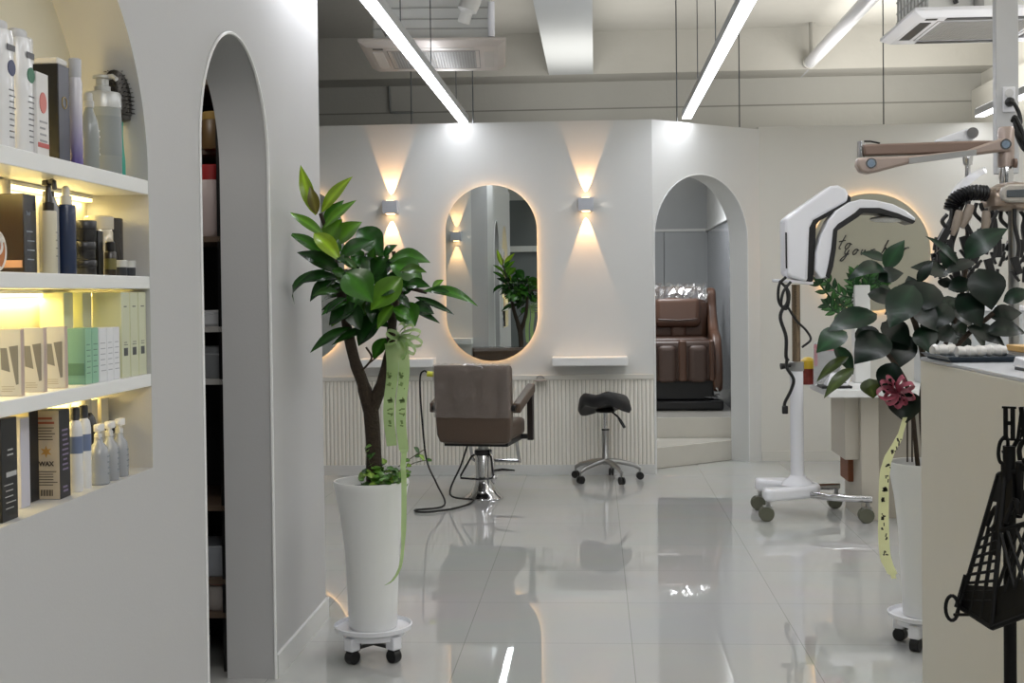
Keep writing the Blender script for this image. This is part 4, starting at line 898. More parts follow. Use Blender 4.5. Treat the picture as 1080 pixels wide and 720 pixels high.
for i in range(150):
    a = rnd.uniform(0, 2*PI); q = rnd.uniform(0, 1)**.6
    p = Vector((TX+.055+.085*q*math.cos(a), TY-.02+.09*q*math.sin(a), ZS+.005+rnd.uniform(0, .10)*(1-.5*q)))
    d_ = Vector((rnd.uniform(-1, 1), rnd.uniform(-1, .4), rnd.uniform(-.3, .6))).normalized()*rnd.uniform(.022, .038)
    iv.leaf(p, p+d_, .028, (rnd.uniform(-.4, .4), -.5, 1), .08, .1, rnd.choice(IVG), 5)
for q in (curve([A1(420, 497, -.03), A1(437, 488, -.05), A1(455, 484, -.05)], 5), curve([A1(420, 492, -.03), A1(435, 482, -.04), A1(447, 474, -.05)], 5), curve([A1(393, 497, -.05), A1(388, 482, -.06), A1(385, 472, -.06)], 5)):
    iv.tube(q, .0018, 5)
    for p in q[2::2]:
        iv.leaf(p, p+Vector((rnd.uniform(-.02, .03), -.01, rnd.uniform(-.01, .03))), .026, (0, -.6, 1), .05, .1, rnd.choice(IVG), 5)
if iv.cl:
    for f in iv.bm.faces:
        for l in f.loops:
            if l[iv.cl][0] > .9 or l[iv.cl][1] == 0: l[iv.cl] = (.08, .06, .02, 1)
iv.build('ivy', pm('ivy_leaf', '#406a22', .4, attr=True, transl=.2), t, ang=80, normals=False)

def band(mb, pts, w, wv=Vector((1, 0, 0)), tw=0):
    pts = [Vector(p) for p in pts]; n = len(pts); rows = []
    for i, p in enumerate(pts):
        ww = w[i*len(w)//n] if isinstance(w, (list, tuple)) else w
        v = Matrix.Rotation(tw*i/n, 3, 'Z') @ wv
        rows.append([p-v*ww/2, p, p+v*ww/2])
    mb.grid(rows)
def glyphs(mb, p, wv, zs, w, r, y=-.004):           # brush-like characters, one below another, facing -Y
    for z0, z1, x0, x1 in zs:
        for i in range(r.randint(3, 5)):
            k = r.uniform(0, 1); zz = z0+(z1-z0)*r.uniform(.05, .95); a = x0+(x1-x0)*k; b = x0+(x1-x0)*r.uniform(0, 1)
            mb.box((p.x+(a+b)/2, p.y+y, zz), (max(.004, abs(b-a)), .0012, .005 if r.random() < .6 else abs(z1-z0)*.5), Matrix.Rotation(r.uniform(-.5, .5), 3, 'Y'))
# green gift ribbon hung on the tree
t = thing('gift_ribbon', 'pale green ribbon with bow hanging from the tall tree down its pot', 'ribbon', A1(420, 350, -.06))
b = MB()
for ang_, L_ in ((.25, 24), (-.25, 26), (-.75, 24), (.7, 20), (-1.3, 22), (2.6, 14), (3.6, 13), (1.3, 16)):
    c0 = A1(421, 356, -.06); k = TY/F
    dx, dz = math.cos(ang_)*L_*k, math.sin(ang_)*L_*k
    pts = []
    for i in range(17):
        a = 2*PI*i/16; u = .5-.5*math.cos(a); s_ = math.sin(a)*.22*L_*k
        pts.append(c0+Vector((dx*u-dz/L_/k*s_, -.02*math.sin(a)-.02*u, dz*u+dx/L_/k*s_*.9)))
    band(b, pts, .042, Vector((0, 1, .25)).normalized())
b.build('bow', RIBG, t, normals=False)
for (x0, y0, x1, y1, w_, dd) in ((424, 360, 425, 478, .042, -.07), (412, 362, 412, 470, .046, -.03)):
    b = MB(); n = 14; pts = [A1(x0+(x1-x0)*i/n+2*math.sin(i*.5), y0+(y1-y0)*i/n, dd-.01*math.sin(i*.8)) for i in range(n+1)]
    if x0 == 424: pts += [A1(425, 490, -.15), A1(426, 505, -.165), A1(426, 540, -.16), A1(425, 575, -.165), A1(422, 598, -.17), A1(414, 612, -.18), A1(406, 617, -.18)]
    pts = curve(pts, 2); wl = [w_]*10+[.04]*4+[.022]*4+[.014]*3+[.008] if x0 == 424 else w_
    band(b, pts, wl, Vector((1, .25, 0)).normalized(), .5); tl = b.build('ribbon_tail', RIBG, t, normals=False)
    b = MB(); rr_ = random.Random(5)
    glyphs(b, A1((x0+x1)/2, 430, dd), None, [(A1(x0, y, dd).z-.028, A1(x0, y, dd).z, -.012, .012) for y in (392, 404, 417, 430, 443)], .03, rr_, -.012); b.build('lettering', P('#7b9656', .6), tl)

# second plant behind the reception counter
QY = 5.12
QX = at(937, 520, QY).x+.146
pot_on_dolly((QX, QY), R_*1.15, .6, DZ, 'white wheeled tray at the foot of the reception counter')
t = thing('potted_rubber_plant', 'dark-leaved rubber plant in a white pot behind the reception counter', 'potted plant', (QX, QY, DZ+.004))
pot_parts(t, (QX, QY), R_, .6, DZ+.004)
ZQ = DZ+.6*.955
def A2(x, y, d=0): return at(x, y, QY+d)
s_ = MB()
ctr = Vector((QX, QY, ZQ-.01))
for q, r in (([ctr+Vector((0, 0, 0)), A2(972, 430, .0), A2(975, 390, 0), A2(968, 350, 0), A2(950, 300, 0)], .012), ([ctr+Vector((.03, 0, 0)), A2(985, 420, .02), A2(1000, 380, .03), A2(1018, 355, .03), A2(1048, 330, .0)], .010), ([ctr+Vector((-.03, 0, 0)), A2(960, 420, -.02), A2(945, 385, -.06), A2(915, 350, -.08)], .009), ([ctr+Vector((.01, .03, 0)), A2(985, 400, .1), A2(1010, 330, .1), A2(1020, 275, .08)], .009)):
    s_.tube(curve(q, 5), r, 8)
s_.tube([A2(957, 487), A2(957, 440)], .003, 6); s_.tube([A2(962, 487, .03), A2(962, 440, .03)], .003, 6)
s_.build('stem', BARK, t)
D0, D1, D2, D3 = g('#13291a'), g('#0b1a11'), g('#26432a'), g('#3d4a24')
LV = [(936,287,893,296,17,-.05,-.12,D0,.22),(934,284,954,253,17,-.04,-.04,D2,.04),(935,274,907,267,11,.05,.05,D0,.05),(926,295,953,288,18,-.08,-.08,D1,.1),(968,298,984,275,10,-.03,-.03,D1,.06),(1012,280,976,249,9,.0,.0,D0,.1),
(1018,273,1063,241,25,-.04,-.06,D0,.1),(1028,276,995,290,14,0,-.02,D1,.1),(1032,283,1046,327,34,-.05,-.08,D1,.08),(1058,318,1090,308,17,-.03,-.06,D0,.1),(964,301,938,346,30,-.12,-.18,D0,.08),(925,331,872,350,26,-.10,-.16,D0,.08),
(936,354,901,384,31,-.13,-.18,D1,.1),(893,350,861,372,24,-.06,-.08,D2,.08),(901,388,869,420,12,-.12,-.16,D3,.1),(895,376,861,403,10,-.08,-.1,D3,.1),(917,399,921,420,21,-.10,-.12,D3,.02),(943,382,932,415,22,-.08,-.12,D1,.05),(955,412,956,446,29,-.12,-.15,D1,.03),
(1040,350,1082,352,20,-.05,-.06,D1,.15),(985,300,965,330,28,-.05,-.1,D1,.1),(1000,320,975,350,28,-.06,-.1,D1,.1),(1010,310,1035,345,26,-.02,-.05,D1,.1),(960,320,990,350,26,-.1,-.12,D1,.05),(1000,290,960,282,18,.03,.03,D1,.1),(1000,305,1030,300,18,0,0,D1,.1),(930,340,960,365,26,-.05,-.1,D1,.1),(980,345,1010,362,24,-.05,-.08,D1,.1),(955,350,945,390,26,-.03,-.06,D1,.05),(970,345,980,372,22,-.1,-.13,D0,.05),(950,300,985,318,20,-.02,-.06,D1,.1),(1045,335,1078,330,20,.0,.0,D1,.1),(1020,345,1060,365,18,.0,-.03,D1,.1),(905,345,925,372,22,-.0,-.03,D1,.1),(915,310,945,322,20,.02,0,D1,.1),(1005,285,990,265,12,.05,.05,D0,.1),(880,365,900,395,14,-.03,-.06,D2,.1)]
lv = MB()
for (x0, y0, x1, y1, wp, d0_, d1_, col, bd) in LV:
    j = rnd.uniform(.8, 1.2)
    lv.leaf(A2(x0, y0, d0_), A2(x1, y1, d1_), wp*QY/F*1.2, Vector((rnd.uniform(-.3, .3), -.85, .8)), bd, rnd.uniform(.06, .25), tuple(c*j for c in col), 9, 0, .8)
for i in range(30):
    a = rnd.uniform(0, 2*PI); e = rnd.uniform(.1, 1); cx_, cy_ = 980+50*e*math.cos(a), 330+32*e*math.sin(a); a2 = a+rnd.uniform(-.8, .8); L_ = rnd.uniform(26, 38); d_ = rnd.uniform(.02, .2)
    lv.leaf(A2(cx_, cy_, d_), A2(cx_+L_*math.cos(a2)*.8, cy_+L_*math.sin(a2)*.6+5, d_), rnd.uniform(18, 27)*QY/F, Vector((rnd.uniform(-.5, .5), -.6, .8)), .12, .15, tuple(c*rnd.uniform(.7, 1.2) for c in rnd.choice((D0, D1, D1))), 7, 0, .8)
lv.build('foliage', LEAFD, t, ang=80, normals=False)
t = thing('gift_ribbon', 'cream ribbon with black brush lettering and pink bow hanging over the pot by the counter', 'ribbon', A2(945, 420, -.17))
b = MB(); PINK = pm('pink_ribbon', '#a85566', .45, var=.3, scale=20, transl=.2)
for ang_, L_ in ((2.7, 19), (3.3, 21), (3.9, 17), (2.2, 18), (.4, 17), (-.4, 17), (1.2, 16), (4.6, 16), (2.0, 12), (5.2, 14)):
    c0 = A2(946, 412, -.16); k = QY/F; dx, dz = math.cos(ang_)*L_*k, math.sin(ang_)*L_*k; pts = []
    for i in range(13):
        a = 2*PI*i/12; u = .5-.5*math.cos(a); q = math.sin(a)*.25*L_*k
        pts.append(c0+Vector((dx*u-dz/L_/k*q, -.02*u-.02*math.sin(a), dz*u+dx/L_/k*q)))
    band(b, pts, .04, Vector((0, 1, .3)).normalized())
b.build('bow', PINK, t, normals=False)
q = curve([A2(955, 440, -.15), A2(948, 462, -.15), A2(938, 480, -.17), A2(933, 500, -.18), A2(932, 530, -.17), A2(932, 565, -.165), A2(934, 588, -.16), A2(940, 602, -.155), A2(943, 610, -.15)], 4)
b = MB(); band(b, q, [.022, .03, .036, .04, .042, .044, .044, .04, .02], Vector((1, .2, 0)).normalized()); tl = b.build('ribbon_tail', RIBY, t, normals=False)
b = MB(); rr_ = random.Random(11)
for y, xx in ((462, 948), (472, 943), (489, 936), (500, 934), (511, 933), (524, 932), (541, 932), (552, 932), (563, 933), (578, 934)):
    p = A2(xx, y, -.19); glyphs(b, p, None, [(p.z-.026, p.z, -.011, .011)], .03, rr_, 0)
b.build('lettering', P('#26281c', .6), tl)

# ------------------------------------------------------------------ hair processor on wheels (climazone)
HY = 8.05
def A3(x, y, d=0): return at(x, y, HY+d)
hb = A3(841, 512); HX = hb.x
t = thing('hair_processor', 'white wheeled hair processor with two curved heads standing left of the desk', 'salon machine', (HX, HY, 0))
# base: white hub with two stub legs to the left, two chrome legs to the right
b = MB()
for sy, x0 in ((-1, -.235), (1, -.235)):
    b.prism([(HX+x0, HY+sy*.2-.055, .125), (HX+x0+.05, HY+sy*.2-.07, .125), (HX+.10, HY-.09+sy*.03, .125), (HX+.14, HY+sy*.02, .125), (HX+.10, HY+.09+sy*.03, .125), (HX-.05, HY+sy*.2+.06, .125), (HX+x0, HY+sy*.2+.05, .125)], (0, 0, .075))
base = b.build('base', WPLAST, t, bevel=.02, seg=3)
MB().lathe([(.10, .19), (.085, .215), (.055, .235), (.045, .25)], (HX, HY, 0), 24).build('column_foot', WPLAST, t)
for sy in (-1, 1):
    MB().tube(curve([(HX+.03, HY+sy*.1, .15), (HX+.17, HY+sy*.21, .145), (HX+(.40 if sy < 0 else .30), HY+sy*.26, .14)], 5), .019, 12, True, 1.3).build('chrome_leg', CHROME, t)
GREYW = pm('smoked_wheel', '#5e5f50', .25, var=.1)
for x, y in ((HX-.205, HY-.2), (HX-.205, HY+.2), (HX+.375, HY-.26), (HX+.285, HY+.26)):
    fk = MB().tube([(x, y, .125), (x, y, .085)], .013, 8); fk.bx(x-.03, x+.02, y-.027, y+.027, .075, .092)
    fk = fk.build('caster_fork', STEEL, t)
    for s in (-1, 1): MB().lathe([(.016, -.009), (.042, -.009), (.046, -.004), (.046, .004), (.042, .009), (.016, .009)], (x-.012, y+s*.019, .046), 22, Matrix.Rotation(PI/2, 3, 'X')).build('caster_wheel', GREYW, fk)
zc = A3(841, 385).z
MB().lathe([(.041, .24), (.041, zc-.03)], (HX, HY, 0), 22).build('column', WPLAST, t)
MB().lathe([(.043, zc-.035), (.046, zc-.03), (.046, zc+.02), (.036, zc+.025)], (HX, HY, 0), 22).build('clamp_collar', STEEL, t)
MB().tube([(HX-.04, HY-.02, zc), (HX-.1, HY-.03, zc-.005)], [.012, .02], 10).build('clamp_knob', BLACK, t)
zt = A3(841, 300).z
MB().lathe([(.026, zc), (.026, zt)], (HX, HY, 0), 18).build('inner_pole', pm('bronze_pole', '#8b7a66', .25, .8), t)
MB().prism([tuple(A3(x, y, -.1)) for x, y in ((819, 294), (858, 297), (858, 300), (819, 297))], (0, .2, 0)).build('mount_plate', WPLAST, t, bevel=.004)
def slab(pts, y0, y1): return MB().prism([tuple(A3(x, y, y0)) for x, y in pts], (0, y1-y0, 0))
slab([(828, 231), (829, 289), (833, 292), (849, 297), (852, 296), (854, 240), (858, 232), (894, 212), (895, 204), (892, 199), (884, 195), (876, 196), (835, 225)], -.12, .12).build('main_housing', WPLAST, t, bevel=.025, seg=4)
slab([(846, 296), (856, 297.5), (858, 296), (861, 237), (864, 233), (897, 216), (898, 208), (892, 203), (853, 226), (848, 234)], -.105, .105).build('front_trim', BLACK, t, bevel=.01)
MB().tube([A3(829, 245, -.125), A3(829.5, 283, -.125)], .008, 8, True, .4).build('side_handle', BLACK, t)
MB().tube([A3(884, 214, 0), A3(880, 222, 0)], .06, 16).build('swivel_joint', BLACK, t)
wing = [(860, 285), (861, 266), (866, 249), (874, 232), (882, 222), (896, 213), (908, 210), (924, 211), (942, 215), (956, 222), (966, 230), (965, 233), (948, 227), (928, 222), (908, 221), (903, 226), (886, 237), (881, 242), (879, 262), (876, 280), (872, 292), (866, 294)]
slab(wing, -.16, .02).build('wing_head', WPLAST, t, bevel=.02, seg=3)
trim = [(871, 291), (875, 294), (879, 281), (882, 262), (883.5, 243), (905, 229), (910, 224.5), (928, 225), (947, 230), (963, 236), (966, 233), (948, 225), (928, 219), (907, 219), (902, 224), (884, 236), (879, 242), (877, 262), (874, 279)]
slab(trim, -.172, .03).build('wing_trim', BLACK, t, bevel=.004)
gl = MB().ball(A3(938, 231, -.07), (.12, .08, .022), 16); gl.build('lamp_lens', pm('lens_grey', '#b9bab4', .2, var=.3, scale=90), t)
# cables: coiled loops, drop, plug
cb = MB()
cb.tube(curve([A3(829, 292, -.13), A3(822, 300, -.13), A3(821, 316, -.13), A3(826, 324, -.14), A3(831, 316, -.14), A3(829, 300, -.13)], 5), .010, 6)
cb.tube(curve([A3(834, 297, -.13), A3(826, 308, -.14), A3(824, 322, -.14), A3(830, 325, -.13), A3(832, 308, -.13), A3(822, 296, -.12)], 5), .009, 6)
cb.tube(curve([A3(827, 322, -.13), A3(823, 335, -.13), A3(829, 355, -.12), A3(829, 375, -.12), A3(831, 380, -.11)], 5), .011, 6)
cb.tube(curve([A3(831, 324, -.13), A3(840, 338, -.08), A3(850, 348, -.03), A3(855, 358, -.03), A3(846, 366, -.05)], 5), .008, 6)
cb.tube(curve([A3(830, 378, -.12), A3(830, 388, -.12), A3(837, 400, -.12), A3(834, 412, -.12), A3(828, 424, -.12), A3(827, 432, -.12)], 5), .010, 6)
cb.build('cable', CABLE, t)
MB().box(A3(828, 432, -.12), (.035, .03, .05)).build('plug', BLACK, t, bevel=.006)

# ------------------------------------------------------------------ low white desk and the things on it
t = thing('desk', 'white topped reception desk behind the dark rubber plant', 'desk', (2.1, 8.05, 0))
MB().prism([(1.37, 7.7, .755), (3.2, 7.7, .755), (3.2, 8.42, .755), (1.37, 8.42, .755)], (0, 0, .045)).build('desktop', WHITE, t, bevel=.004)
DK_ = pm('desk_laminate', '#bdb7aa', .45, var=.02)
MB().bx(1.69, 3.15, 7.95, 8.38, 0, .755).build('cabinet', pm('desk_side_laminate', '#a29c90', .45, var=.02), t, bevel=.003)
MB().bx(1.585, 1.69, 7.86, 8.38, 0, .755).build('end_panel', DK_, t, bevel=.003)
MB().bx(1.50, 1.585, 7.92, 8.38, .36, .755).build('side_apron', DK_, t, bevel=.003)
q = at(898, 498, 8.15)
tag(MB().bx(q.x-.03, q.x+.02, 8.1, 8.36, 0.20, .345).build('waste_box', P('#7d4a2c', .6), bevel=.004), 'small brown box under the left end of the desk', 'box')
D8 = .80
q = at(872, 372, 8.1)
t = thing('menu_holder', 'clear acrylic menu holder with a red-topped card standing on the desk', 'sign holder', (q.x, 8.1, D8))
MB().bx(q.x-.085, q.x+.085, 8.08, 8.088, D8, D8+.27).build('acrylic_front', CLEAR, t)
MB().bx(q.x-.08, q.x+.08, 8.09, 8.094, D8+.01, D8+.26).build('card', P('#5d6060', .5), t)
MB().bx(q.x-.08, q.x+.08, 8.086, 8.0905, D8+.215, D8+.255).build('red_header', P('#b0324c', .5), t)
MB().bx(q.x-.08, q.x-.06, 8.085, 8.0905, D8+.12, D8+.225).build('red_edge', P('#a04050', .5), t)
MB().bx(q.x-.09, q.x+.09, 8.03, 8.15, D8, D8+.006).build('foot', CLEAR, t)
q = at(882, 391, 7.9)
t = thing('card_terminal', 'white card terminal with a dark slot lying on the desk', 'terminal', (q.x, 7.9, D8))
MB().prism([(q.x-.07, 7.84, D8+.015), (q.x-.04, 7.88, D8+.085), (q.x-.02, 7.95, D8+.09), (q.x-.07, 7.97, D8+.015)], (.13, 0, 0)).build('body', WPLAST, t, bevel=.006)
MB().bx(q.x-.1, q.x+.08, 7.82, 8.0, D8, D8+.016).build('tray', BLACK, t, bevel=.003)
MB().box((q.x, 7.855, D8+.03), (.1, .012, .012)).build('slot', BLACK, t)
q = at(852, 390, 8.2)
t = thing('candy_tin', 'small tin with red and black pattern and a yellow lid beside the menu holder', 'tin', (q.x, 8.2, D8))
MB().lathe([(.05, 0), (.052, .004), (.052, .10)], (q.x, 8.2, D8), 24).build('tin', pm('red_pattern_tin', '#7d2a20', .4, var=.6, scale=40), t)
MB().lathe([(.054, .10), (.055, .105), (.045, .15), (.02, .17), (.001, .172)], (q.x, 8.2, D8), 24).build('lid', P('#d8b52c', .4), t)
q = at(908, 340, 8.33)
t = thing('potted_zz_plant', 'small leafy plant in a square white pot on the desk behind the dark rubber plant', 'potted plant', (q.x, 8.33, D8))
MB().prism([(q.x-.05, 8.28, D8), (q.x+.05, 8.28, D8), (q.x+.05, 8.38, D8), (q.x-.05, 8.38, D8)], (0, 0, .62)).build('pot', POT, t, bevel=.008)
lv = MB(); zz = (g('#29502a'), g('#1e3d20'), g('#38652f'))
for (x0, y0, xm_, ym_, x1, y1) in ((905, 315, 885, 322, 865, 300), (905, 315, 886, 310, 868, 293), (906, 312, 900, 300, 902, 290), (909, 312, 915, 300, 918, 288), (910, 312, 922, 303, 930, 296), (904, 318, 886, 330, 874, 322)):
    q_ = curve([at(x0, y0, 8.33), at(xm_, ym_, 8.3), at(x1, y1, 8.28)], 6); lv.tube(q_, .006, 6)
    for i, p in list(enumerate(q_[2:]))[::2]:
        tt = (q_[min(i+3, len(q_)-1)]-q_[i+1]).normalized()
        for s in (-1, 1):
            sd = tt.cross(Vector((0, 1, 0)))*s
            lv.leaf(p, p+(sd*.8+tt*.7).normalized()*.075, .032, (0, -.9, .3), .06, .15, rnd.choice(zz), 6)
    lv.leaf(q_[-1], q_[-1]+(q_[-1]-q_[-2]).normalized()*.07, .034, (0, -.9, .3), .05, .15, rnd.choice(zz), 6)
if lv.cl:
    for f in lv.bm.faces:
        for l in f.loops:
            if l[lv.cl][0] > .9 or l[lv.cl][1] == 0: l[lv.cl] = (.03, .08, .03, 1)
lv.build('foliage', LEAFD, t, ang=80, normals=False)
# tall white trolley behind the rubber plant at right
q = at(1010, 330, 8.3)
t = thing('white_trolley', 'white trolley half hidden behind the dark rubber plant', 'trolley', (q.x+.1, 8.3, D8))
MB().bx(q.x-.25, q.x+.45, 8.15, 8.4, D8, D8+.45).build('body', P('#c9cccd', .4), t, bevel=.01)
MB().bx(q.x-.28, q.x+.48, 8.12, 8.4, D8+.45, D8+.48).build('top_board', WPLAST, t, bevel=.005)
for i in range(3): MB().bx(q.x-.2+i*.2, q.x-.05+i*.2, 8.143, 8.152, D8+.1, D8+.4).build('drawer_front', P('#b9bdbf', .35), t, bevel=.004)

# ------------------------------------------------------------------ digital perm machine (rose-gold arm) and hanging clamps
MY = 5.6
def A4(x, y, d=0): return at(x, y, MY+d)
ROSE = pm('rose_gold_paint', '#a5958c', .3, .3, var=.03); ROSED = pm('rose_gold_dark', '#806c61', .3, .35)
mb_ = A4(1059, 300)
t = thing('digital_perm_machine', 'rose-gold perm machine with a long folding arm and hanging black heating clamps', 'salon machine', (mb_.x, MY, 0))
def slab4(pts, y0, y1): return MB().prism([tuple(A4(x, y, y0)) for x, y in pts], (0, y1-y0, 0))
arm = slab4([(911, 152), (912, 164), (1050, 160), (1052, 148), (1030, 148)], -.035, .035).build('upper_arm', ROSED, t, bevel=.008)
lo = slab4([(905, 166), (904, 174), (908, 181), (916, 183), (926, 181), (960, 172), (1052, 160), (1068, 160), (1067, 146), (1055, 146), (1040, 151), (1020, 158), (960, 164)], -.045, .02)
lo.build('lower_arm', ROSE, t, bevel=.01)
slab4([(959, 166.5), (959, 172.5), (1030, 163.5), (1030, 157.5)], -.05, -.04).build('grey_inlay', STEEL, t)
MB().lathe([(.016, A4(908, 166).z), (.016, A4(908, 149).z)], (A4(908, 160).x, MY, 0), 14).build('end_pin', CHROME, t)
MB().tube([A4(911, 149), A4(918, 149), A4(928, 151)], .004, 6).build('stop_wire', BLACK, t)
for x, y in ((919, 172), (1061, 152)):
    o = MB().tube([A4(x, y, -.045), A4(x, y, -.054)], .022, 22).build('emblem_ring', CHROME, t)
    MB().tube([A4(x, y, -.053), A4(x, y, -.056)], .016, 22).build('emblem_disc', pm('emblem_blue', '#7f8fa0', .3, var=.35, scale=120), o)
MB().lathe([(.034, A4(1060, 176).z), (.034, A4(1060, 137).z), (.028, A4(1060, 134).z)], (A4(1061, 150).x, MY, 0), 20).build('joint_column', ROSE, t)
MB().lathe([(.024, A4(1060, 200).z), (.03, A4(1060, 186).z), (.026, A4(1060, 176).z)], (A4(1061, 150).x, MY, 0), 20).build('chrome_neck', CHROME, t)
MB().tube([A4(1069, 172, -.03), A4(1072, 172, -.03)], .02, 14).build('tension_knob', ROSED, t)
hx = A4(1061, 205).x; hz = A4(1061, 213).z
MB().lathe([(.02, .085), (.07, .075), (.115, .045), (.13, .01), (.13, -.02), (.11, -.035), (.03, -.04)], (hx+.03, MY, hz), 32).build('hub_disc', pm('champagne_metal', '#a49384', .3, .5), t)
rb = MB()
for i in range(26):
    a = 2*PI*i/26; rb.box((hx+.03+.1*math.cos(a), MY+.1*math.sin(a), hz+.052), (.05, .008, .012), rot_z(a))
rb.build('hub_ribs', P('#c8bcae', .3, .3), t)
pnl = slab4([(1058, 197), (1056, 204), (1058, 211), (1064, 213), (1090, 213), (1090, 194), (1064, 194)], -.16, -.125).build('control_panel', P('#b7b2ab', .3, .3), t, bevel=.008)
slab4([(1062, 200), (1062, 208), (1088, 208), (1088, 199)], -.166, -.158).build('display', P('#50565a', .2), pnl, bevel=.004)
MB().lathe([(.022, .08), (.022, hz-.03)], (hx+.03, MY, 0), 16).build('stand_pole', STEEL, t)
fb = MB()
for k in range(5):
    a = 2*PI*k/5+.3; fb.tube([(hx+.03, MY, .09), (hx+.03+.3*math.cos(a), MY+.3*math.sin(a), .05)], .02, 8)
fb.build('foot_star', STEEL, t)
for k in range(5):
    a = 2*PI*k/5+.3; MB().tube([(hx+.03+.3*math.cos(a), MY+.3*math.sin(a)-.012, .028), (hx+.03+.3*math.cos(a), MY+.3*math.sin(a)+.012, .028)], .028, 12).build('caster_wheel', BLACK, t)
# corrugated hose drooping to the left
hq = curve([A4(1041, 204, -.05), A4(1028, 203, -.06), A4(1015, 206, -.06), A4(1006, 213, -.06), A4(1003, 222, -.06)], 8)
hr = [(.035 if i % 2 else .029) for i in range(len(hq))]
MB().tube(hq, hr, 12).build('corrugated_hose', BLACK, t)
# hanging heating clamps: cord + jaw pieces
r5 = random.Random(21)
starts = [(1004, 220, 992, 268), (1006, 222, 1000, 262), (1012, 214, 987, 276), (1016, 214, 1018, 258), (1022, 212, 1022, 275), (1010, 216, 1008, 285), (1030, 214, 1036, 250), (1040, 220, 1030, 268), (1046, 222, 1052, 262), (1052, 222, 1044, 282), (1056, 222, 1066, 256), (1062, 222, 1076, 262), (1070, 220, 1072, 280), (1074, 220, 1082, 250), (1034, 214, 1048, 240), (999, 226, 995, 250)]
for (x0, y0, x1, y1) in starts:
    d0_ = r5.uniform(-.12, .06)
    pts = curve([A4(x0, y0, d0_), A4(x0+(x1-x0)*.3+r5.uniform(-5, 5), y0+(y1-y0)*.3, d0_), A4(x0+(x1-x0)*.7+r5.uniform(-5, 5), y0+(y1-y0)*.65, d0_), A4(x1, y1, d0_)], 5)
    cl = MB().tube(pts, .0085, 6).build('clamp_cord', CABLE, t)
    e = pts[-1]; a = r5.uniform(-.5, .5); Mx = Matrix.Rotation(a, 3, 'Y')
    jaw = MB().box(e, (.03, .024, .075), Mx); jaw.box(e+Mx @ Vector((.018, 0, -.045)), (.011, .016, .065), Matrix.Rotation(a+.35, 3, 'Y')); jaw.box(e+Mx @ Vector((-.018, 0, -.04)), (.010, .016, .055), Matrix.Rotation(a-.35, 3, 'Y'))
    jaw.tube([e+Mx @ Vector((.014, 0, -.055)), e+Mx @ Vector((.026, 0, -.05)), e+Mx @ Vector((.028, 0, -.03))], .005, 6)
    jaw.build('clamp_jaw', BLACK, cl, bevel=.002)
for (x0, y0, x1, y1) in ((1012, 222, 1004, 248), (1024, 216, 1014, 240), (1040, 222, 1038, 246)):
    MB().tube([A4(x0, y0, -.1), A4((x0+x1)/2+1, (y0+y1)/2, -.1), A4(x1, y1, -.1)], [.016, .02, .012], 10).build('clamp_sleeve', P('#8f8377', .4), t)

# white lamp arm behind the perm machine
WY = 6.6
def A5(x, y, d=0): return at(x, y, WY+d)
pole = A5(1021, 240)
t = thing('white_lamp_stand', 'white jointed arm lamp on a chrome pole behind the rose-gold perm machine', 'salon machine', (pole.x, WY, 0))
MB().lathe([(.014, .05), (.014, A5(1021, 166).z)], (pole.x, WY, 0), 14).build('pole', CHROME, t)
MB().lathe([(.022, A5(1021, 174).z), (.026, A5(1021, 168).z), (.026, A5(1021, 163).z), (.018, A5(1021, 160).z)], (pole.x, WY, 0), 16).build('pole_cap', CHROME, t)
MB().lathe([(.2, 0), (.2, .02), (.05, .05)], (pole.x, WY, 0), 28).build('foot', WPLAST, t)
MB().prism([tuple(A5(x, y, -.03)) for x, y in ((988, 147), (1004, 141), (1018, 136), (1029, 136), (1031, 144), (1024, 149), (1010, 148), (996, 151), (988, 150))], (0, .06, 0)).build('jointed_arm', WPLAST, t, bevel=.01)
MB().tube([A5(1026, 140, -.05), A5(1026, 140, .04)], .028, 18).build('arm_joint', STEEL, t)
MB().tube([A5(1021, 150), A5(1021, 165)], .012, 10).build('link', WPLAST, t)
b = MB(); rows = []
for i in range(11):
    f = i/10; x = 1003+36*f; y = 207-27*f+(-5*math.sin(PI*f)); hw = .02+.14*math.sin(PI*min(1, f*.9+.08))
    c0 = A5(x, y); rows.append([c0+Vector((0, -hw+.0, -.012)), c0+Vector((0, -hw*.5, .012)), c0+Vector((0, 0, .02)), c0+Vector((0, hw*.5, .012)), c0+Vector((0, hw, -.012)), c0+Vector((0, 0, -.012))])
v = b.grid(rows, close_v=True); b.bm.faces.new(v[0]); b.bm.faces.new(v[-1]); b.build('hood', WPLAST, t)

# ------------------------------------------------------------------ reception counter and things on it
CXL, CZ, CY1 = 1.085, 1.167, 4.40
t = thing('reception_counter', 'tall beige reception counter at the right edge', 'counter', (1.5, 3.4, 0))
MB().bx(CXL, 1.95, 2.45, CY1, 0, CZ-.012).build('body', pm('counter_laminate', '#d2cdbe', .5, var=.015), t, bevel=.003)
MB().bx(CXL, 1.95, 2.45, CY1, CZ-.012, CZ).build('countertop', pm('counter_top', '#c3c5c9', .3, var=.02), t, bevel=.003)
def A6(x, y, d): return at(x, y, d)
q = at(965, 372, 4.3)
t = thing('serving_tray', 'dark slate tray on the counter holding wrapped towels', 'tray', (1.24, 4.18, CZ))
tr_ = MB(); tx0, tx1, ty0, ty1 = 1.075, 1.315, 4.03, 4.36
lo = [(tx0+.02, ty0+.02, CZ), (tx1-.02, ty0+.02, CZ), (tx1-.02, ty1-.02, CZ), (tx0+.02, ty1-.02, CZ)]; hi = [(tx0, ty0, CZ+.018), (tx1, ty0, CZ+.018), (tx1, ty1, CZ+.018), (tx0, ty1, CZ+.018)]
